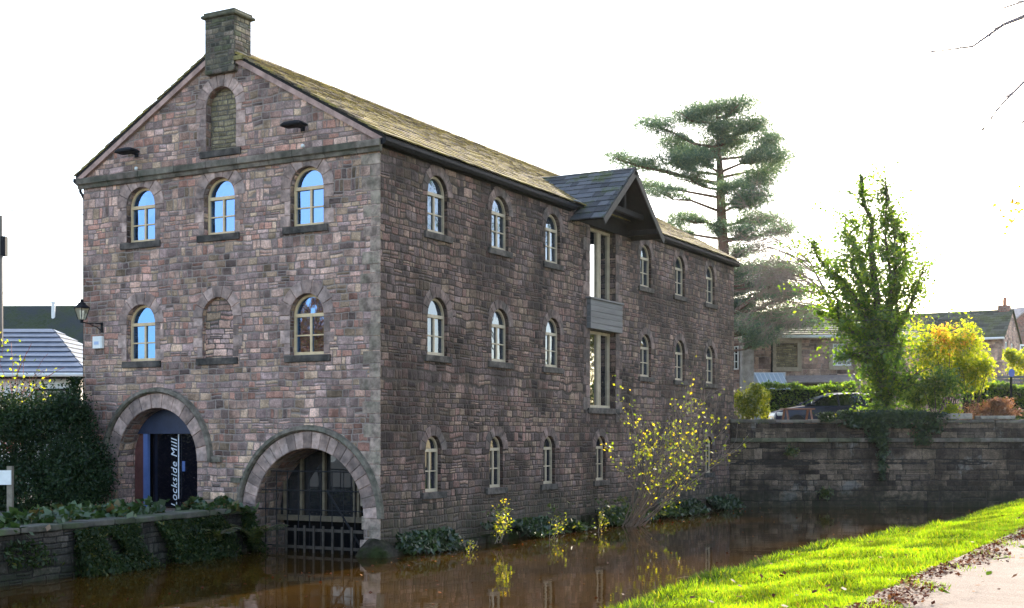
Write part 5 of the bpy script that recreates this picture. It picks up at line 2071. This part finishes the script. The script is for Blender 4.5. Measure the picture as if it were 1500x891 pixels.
# ------------------------------------------------------------------ car
def make_car():
    D7 = 50.0
    s7 = D7 / FP
    root = thing('parked_car', 'dark blue estate car parked behind the canal wall, facing left', 'car', local(1211, 600, D7, GZ), VR)
    m_paint = NT('dark blue car paint')
    m_paint.bsdf(Base_Color=(.006, .010, .035, 1), Metallic=0.0, Roughness=.35, Specular_IOR_Level=.3, Coat_Weight=.12, Coat_Roughness=.05)
    m_paint = m_paint.m
    m_cg = glassmat('car glass', refl=.03, dark=(.01, .012, .014), wav=.05)
    m_tyre = plain('tyre', (.015, .015, .016), .8, .1, 8)
    m_rim = plain('alloy rim', (.4, .4, .42), .35, .1, 8, metal=.8)
    # stations along the car: x (front is -), half width, sill z, bonnet/belt z
    ST = [(-2.15, .55, .38, .56), (-2.10, .70, .26, .68), (-1.95, .80, .20, .76), (-1.6, .86, .18, .85), (-1.15, .88, .18, .93), (-.9, .89, .18, .97), (-.3, .90, .18, .99),
          (.5, .90, .18, 1.01), (1.3, .89, .18, 1.04), (1.85, .86, .20, 1.05), (2.08, .80, .28, 1.02), (2.16, .70, .38, .90)]
    secs = []
    for x, w_, z0, z1 in ST:
        m_ = (z0 + z1) / 2
        secs.append([Vector(p) for p in ((x, -w_ * .92, z0), (x, -w_, z0 + .10), (x, -w_ * 1.0, m_ + .05), (x, -w_ * .965, z1 - .08), (x, -w_ * .86, z1), (x, -w_ * .4, z1 + .02), (x, w_ * .4, z1 + .02),
                                         (x, w_ * .86, z1), (x, w_ * .965, z1 - .08), (x, w_ * 1.0, m_ + .05), (x, w_, z0 + .10), (x, w_ * .92, z0))])
    mb = MB()
    mb.loft(secs)
    mb.build('body', m_paint, root, smooth=False, bevel=.02)
    # cabin glass and roof
    CB = [(-1.02, .80, .965, .97), (-.35, .74, .97, 1.30), (.05, .70, .98, 1.42), (.7, .69, .99, 1.46), (1.4, .68, 1.0, 1.42), (1.82, .66, 1.01, 1.33), (2.07, .68, 1.02, 1.06)]
    mb = MB()
    mb.loft([[Vector(p) for p in ((x, -.84 if x > -.9 else -.8, zb - .02), (x, -w_, zt - .03), (x, -w_ * .8, zt), (x, w_ * .8, zt), (x, w_, zt - .03), (x, .84 if x > -.9 else .8, zb - .02))] for x, w_, zb, zt in CB])
    mb.build('windows', m_cg, root, smooth=False)
    mb = MB()
    RS = [(-.36, .72, 1.305), (.05, .69, 1.432), (.7, .68, 1.472), (1.4, .67, 1.432), (1.86, .65, 1.34), (1.95, .63, 1.30)]
    mb.loft([[Vector(p) for p in ((x, -w_ - .02, zt - .07), (x, -w_ * .82, zt + .005), (x, 0, zt + .02), (x, w_ * .82, zt + .005), (x, w_ + .02, zt - .07), (x, 0, zt - .03))] for x, w_, zt in RS])
    mb.build('roof', m_paint, root, smooth=True)
    for sy in (-1, 1):
        for (xb, xt, zt) in ((-.98, -.33, 1.29), (.28, .22, 1.40), (1.22, 1.16, 1.40), (2.05, 1.84, 1.30)):
            mb = MB()
            mb.tube([(xb, sy * .845, .97), (xt, sy * .715, zt)], .035, 6)
            mb.build('pillar', m_paint, root)
        mb = MB()
        mb.loft([[Vector((-.78 + x, sy * (.92 + .16 * o_), 1.0 + z)) for x, z in ((-.05, 0), (.06, 0), (.06, .12), (-.03, .12))] for o_ in (0, .5, 1)])
        mb.build('mirror', m_paint, root, bevel=.015)
        mb = MB()
        mb.box(-2.06, -1.78, sy * .72 - .1, sy * .72 + .1, .58, .71)
        mb.build('headlight', m_white, root, bevel=.03)
        mb = MB()
        mb.box(2.0, 2.14, sy * .68 - .1, sy * .68 + .1, .72, .98)
        mb.build('tail_light', plain('red lens', (.3, .01, .01), .25, 0, 3), root, bevel=.02)
        mb = MB()
        mb.box(-.30, -.12, sy * .90 - .012, sy * .90 + .012, .86, .89)
        mb.build('door_handle', m_iron, root)
        for xw in (-1.32, 1.32):
            M = Matrix.Translation((xw, sy * .80, .32)) @ Matrix.Rotation(PI / 2, 4, 'X')
            mb = MB()
            mb.lathe([(.20, -.1), (.29, -.1), (.32, -.06), (.32, .06), (.29, .1), (.20, .1)], 20)
            wh = mb.build('wheel', m_tyre, root, M=M)
            mb = MB()
            mb.lathe([(.02, -.06), (.20, -.09), (.205, 0), (.20, .09), (.02, .06)], 14)
            mb.build('rim', m_rim, wh, M=M)
    mb = MB()
    mb.loft([[Vector((2.0 + .10 * math.sin(q) * math.cos(w_), .52 * math.cos(q), 1.275 + .055 * math.sin(q) * math.sin(w_))) for w_ in np.linspace(0, 2 * PI, 17)[:-1]] for q in np.linspace(.08, PI - .08, 15)])
    chrome = NT('bright chrome')
    chrome.bsdf(Base_Color=(.8, .8, .8, 1), Metallic=1.0, Roughness=.12)
    mb.build('glint_reflector', chrome.m, root, smooth=True)  # invented part, added to mirror a glint of the sun
    mb = MB()
    mb.box(-2.172, -2.14, -.26, .26, .40, .52)
    mb.build('number_plate', m_white, root)


make_car()

# picnic table on the bank
D8 = 46.0
pt_ = thing('picnic_table', 'red brown timber picnic table on the bank in front of the car', 'table', local(1168, 600, D8, GZ), VR)
m_pt = plain('red brown timber', (.23, .10, .06), .7, .25, 5, stretch=(.3, 1, 1))
mb = MB()
for i in range(5):
    mb.box(-.55, .55, -.36 + i * .148, -.36 + i * .148 + .138, .74, .785)
mb.build('tabletop', m_pt, pt_, bevel=.006)
for x in (-.42, .42):
    for s in (-1, 1):
        mb = MB()
        mb.tube([(x, s * .70, 0), (x, s * .22, .735)], .04, 4)
        mb.build('leg', m_pt, pt_)
    mb = MB()
    mb.box(x + .05, x + .09, -.78, .78, .22, .297)
    mb.build('crossbar', m_pt, pt_)
for s in (-1, 1):
    mb = MB()
    mb.box(-.55, .55, s * .70 - .13, s * .70 - .005, .30, .335)
    mb.box(-.55, .55, s * .70 + .005, s * .70 + .13, .30, .335)
    mb.build('bench_seat', m_pt, pt_, bevel=.006)

# sign post and bench at the right
p0 = local(1481, 600, 47.5, GZ)
sp_ = thing('sign_post', 'slim dark post with a small blue sign behind the bracken', 'sign', p0, VR)
mb = MB()
mb.tube([(0, 0, 0), (0, 0, 2.25)], .045, 8)
mb.build('post', m_iron, sp_)
mb = MB()
mb.loft([[Vector((.11 * math.cos(q), d, 2.12 + .15 * math.sin(q))) for q in np.linspace(0, 2 * PI, 17)[:-1]] for d in (-.06, -.045)])
mb.build('sign_plate', plain('blue sign', (.10, .14, .42), .5, .05, 3), sp_)
p0 = local(1478, 600, 53, GZ)
be = thing('slatted_bench', 'grey slatted timber bench behind the hedge at the right edge', 'bench', p0, VR)
m_be = plain('grey bench wood', (.16, .15, .15), .8, .2, 5)
zb = 1.35
for i in range(4):
    mb = MB()
    mb.box(-.75, .95, .3 + .02 * i, .34 + .02 * i, zb + .42 + i * .14, zb + .52 + i * .14)
    mb.build('back_slat', m_be, be)
mb = MB()
for i in range(4):
    mb.box(-.75, .95, -.15 + i * .11, -.06 + i * .11, zb + .36, zb + .40)
mb.build('seat', m_be, be)
for x in (-.7, .9):
    mb = MB()
    mb.box(x - .035, x + .035, -.14, -.07, 0, zb + .355)
    mb.box(x - .035, x + .035, .345, .40, 0, zb + .95)
    mb.build('leg', m_be, be)
mb = MB()
mb.box(-1.6, 1.6, -.5, .9, -.05, zb - .003)
tag(mb.build('raised_bed', m_lockwall), 'stone raised bed under the slatted bench', 'raised bed')
o = C.objects['raised_bed']
o.location = p0
o.rotation_euler = (0, 0, VR)

# bare tree beside the towpath whose twigs reach into the frame
bt2 = thing('towpath_tree', 'bare tree beside the towpath whose twigs hang into the upper right corner', 'tree', (17.3, 5.5, .95))
segs, tips = [], []
rd = random.Random(29)
tr = [Vector((0, 0, -.1)), Vector((-.05, .1, 2)), Vector((-.2, .1, 4)), Vector((-.2, .3, 6)), Vector((-.1, .2, 8))]
segs.append((tr, [.26, .22, .18, .13, .08]))


def limb(pxs, r0=.05, side=4):
    """a limb from the trunk to points over the path; twigs grow from it"""
    P3 = [Vector(p) - Vector((17.3, 5.5, .95)) for p in pxs]
    n_ = len(P3)
    segs.append((P3, [max(.006, r0 * (1 - .85 * i / (n_ - 1))) for i in range(n_)]))
    for i in range(1, n_):
        d = (P3[i] - P3[i - 1]).normalized()
        for j in range(side):
            grow(P3[i - 1].lerp(P3[i], rd.random()), d + Vector((rd.gauss(0, .5), rd.gauss(0, .5), rd.gauss(-.1, .4))), rd.uniform(.5, 1.0), .010, 1, rd, segs, -.03, .6, 2, .25, .55, tips, .0035, .03)


T0 = Vector((17.2, 5.6, 6.2))
D9 = 20
limb([T0, at(1700, -60, 21.5), at(1560, -10, D9), at(1500, 24, D9), at(1470, 36, D9), at(1425, 68, D9), at(1352, 78, D9 + .4)], .06, 1)
limb([T0, at(1680, -100, 21), at(1540, -15, D9 - 1), at(1500, 2, D9 - 1), at(1450, 18, D9 - 1)], .05, 1)
limb([T0 - Vector((0, 0, .8)), at(1720, 60, 22), at(1570, 130, 21), at(1500, 120, 21), at(1470, 150, 21), at(1432, 198, 21)], .05, 2)
limb([T0 - Vector((0, 0, 1.2)), at(1700, 130, 22), at(1560, 190, 21.5), at(1505, 165, 21.5), at(1490, 205, 21.5)], .04, 2)
limb([T0 - Vector((0, 0, 2.2)), at(1700, 270, 22.5), at(1570, 300, 22), at(1505, 300, 22), at(1478, 292, 22)], .04, 2)
mb = MB()
tree_parts(segs, mb, 5)
mb.build('trunk', plain('flare tinted bark', (.20, .15, .16), .85, .3, 6, bump=.5), bt2)  # pale violet of the lens flare is put into the bark colour
q = np.array([list(t_) for t_ in tips])
q = q[rng.integers(len(q), size=60)]
c_ = np.array(list(at(1492, 310, 22) - Vector((17.3, 5.5, .95))))
q = np.concatenate([c_ + rng.normal(size=(40, 3)) * np.array([.16, .16, .16])])
npmesh('leaves', leaf_quads(q, .10, .7), 4, m_orange, bt2)


# trees off to the side of the view: mirrored in the glass, and shading the towpath
bush('roadside_bush', 'large autumn bush beyond the canal wall past the right edge', 'bush', (11.6, 35.5, 5.6), (2.3, 2.2, 3.0), 7000, .16, leafmat('mixed autumn leaves', [(0, (.03, .05, .012)), (.6, (.08, .10, .02)), (1, (.30, .22, .03))], .5), lobes=9, floor=GZ)
for lab, b, H, m_, n_, nm in (('tall green tree beyond the canal wall past the right edge', (14.6, 29.2, GZ), 13, m_green, 4200, 'roadside_tree'),
                          ('russet tree across the yard, mirrored in the lower right gable window', (-25, -30, .77), 8.0, leafmat('russet leaves', [(0, (.30, .05, .015)), (.6, (.42, .12, .02)), (1, (.40, .22, .04))], .4), 9000, 'garden_tree')):
    t_ = thing(nm, lab, 'tree', b)
    segs, tips = [], []
    rd = random.Random(int(H * 10))
    grow((0, 0, 0), (0, 0, 1), H * .5, .16, 4, rd, segs, .2, .75, 3, .15, .7, tips, .012)
    mb = MB()
    tree_parts(segs, mb, 5)
    mb.build('trunk', m_bark, t_)
    q = np.array([list(x) for x in tips])
    q = q[rng.integers(len(q), size=n_)] + rng.normal(size=(n_, 3)) * .28
    npmesh('crown', leaf_quads(q, .17 * (.6 + .8 * rng.random(n_)), .7), 4, m_, t_)


# leaves floating on the canal
n_ = 420
y = -12 + 36 * rng.random(n_)
x = np.where(rng.random(n_) < .5, .6 + 1.2 * rng.random(n_) ** 2, 7.9 - 6 * rng.random(n_) ** 2)
ax = rng.normal(size=(n_, 3)); ax[:, 2] = 0
tag(npmesh('floating_leaves', leaf_quads(np.stack([x, y, np.full(n_, .006)], 1), .06 * (.6 + .8 * rng.random(n_)), .75, 60.0, axis=ax), 4, m_fallen), 'brown and yellow leaves floating on the canal', 'leaves', None, 'stuff')

HAZE = .00006

# ------------------------------------------------------------------ haze: thin volume added in place of the lens glare near the sun
hzm = bpy.data.materials.new('haze')
hzm.use_nodes = True
ht = hzm.node_tree
for n in list(ht.nodes):
    ht.nodes.remove(n)
ho_ = ht.nodes.new('ShaderNodeOutputMaterial')
pv = ht.nodes.new('ShaderNodeVolumePrincipled')
pv.inputs['Color'].default_value = (.97, .97, 1.0, 1)
pv.inputs['Density'].default_value = HAZE
pv.inputs['Anisotropy'].default_value = .78
ht.links.new(pv.outputs[0], ho_.inputs['Volume'])
mb = MB()
mb.box(-far - 10, far + 10, -far - 10, far + 10, -1.7, 26)
tag(mb.build('haze', hzm), kind='stuff')
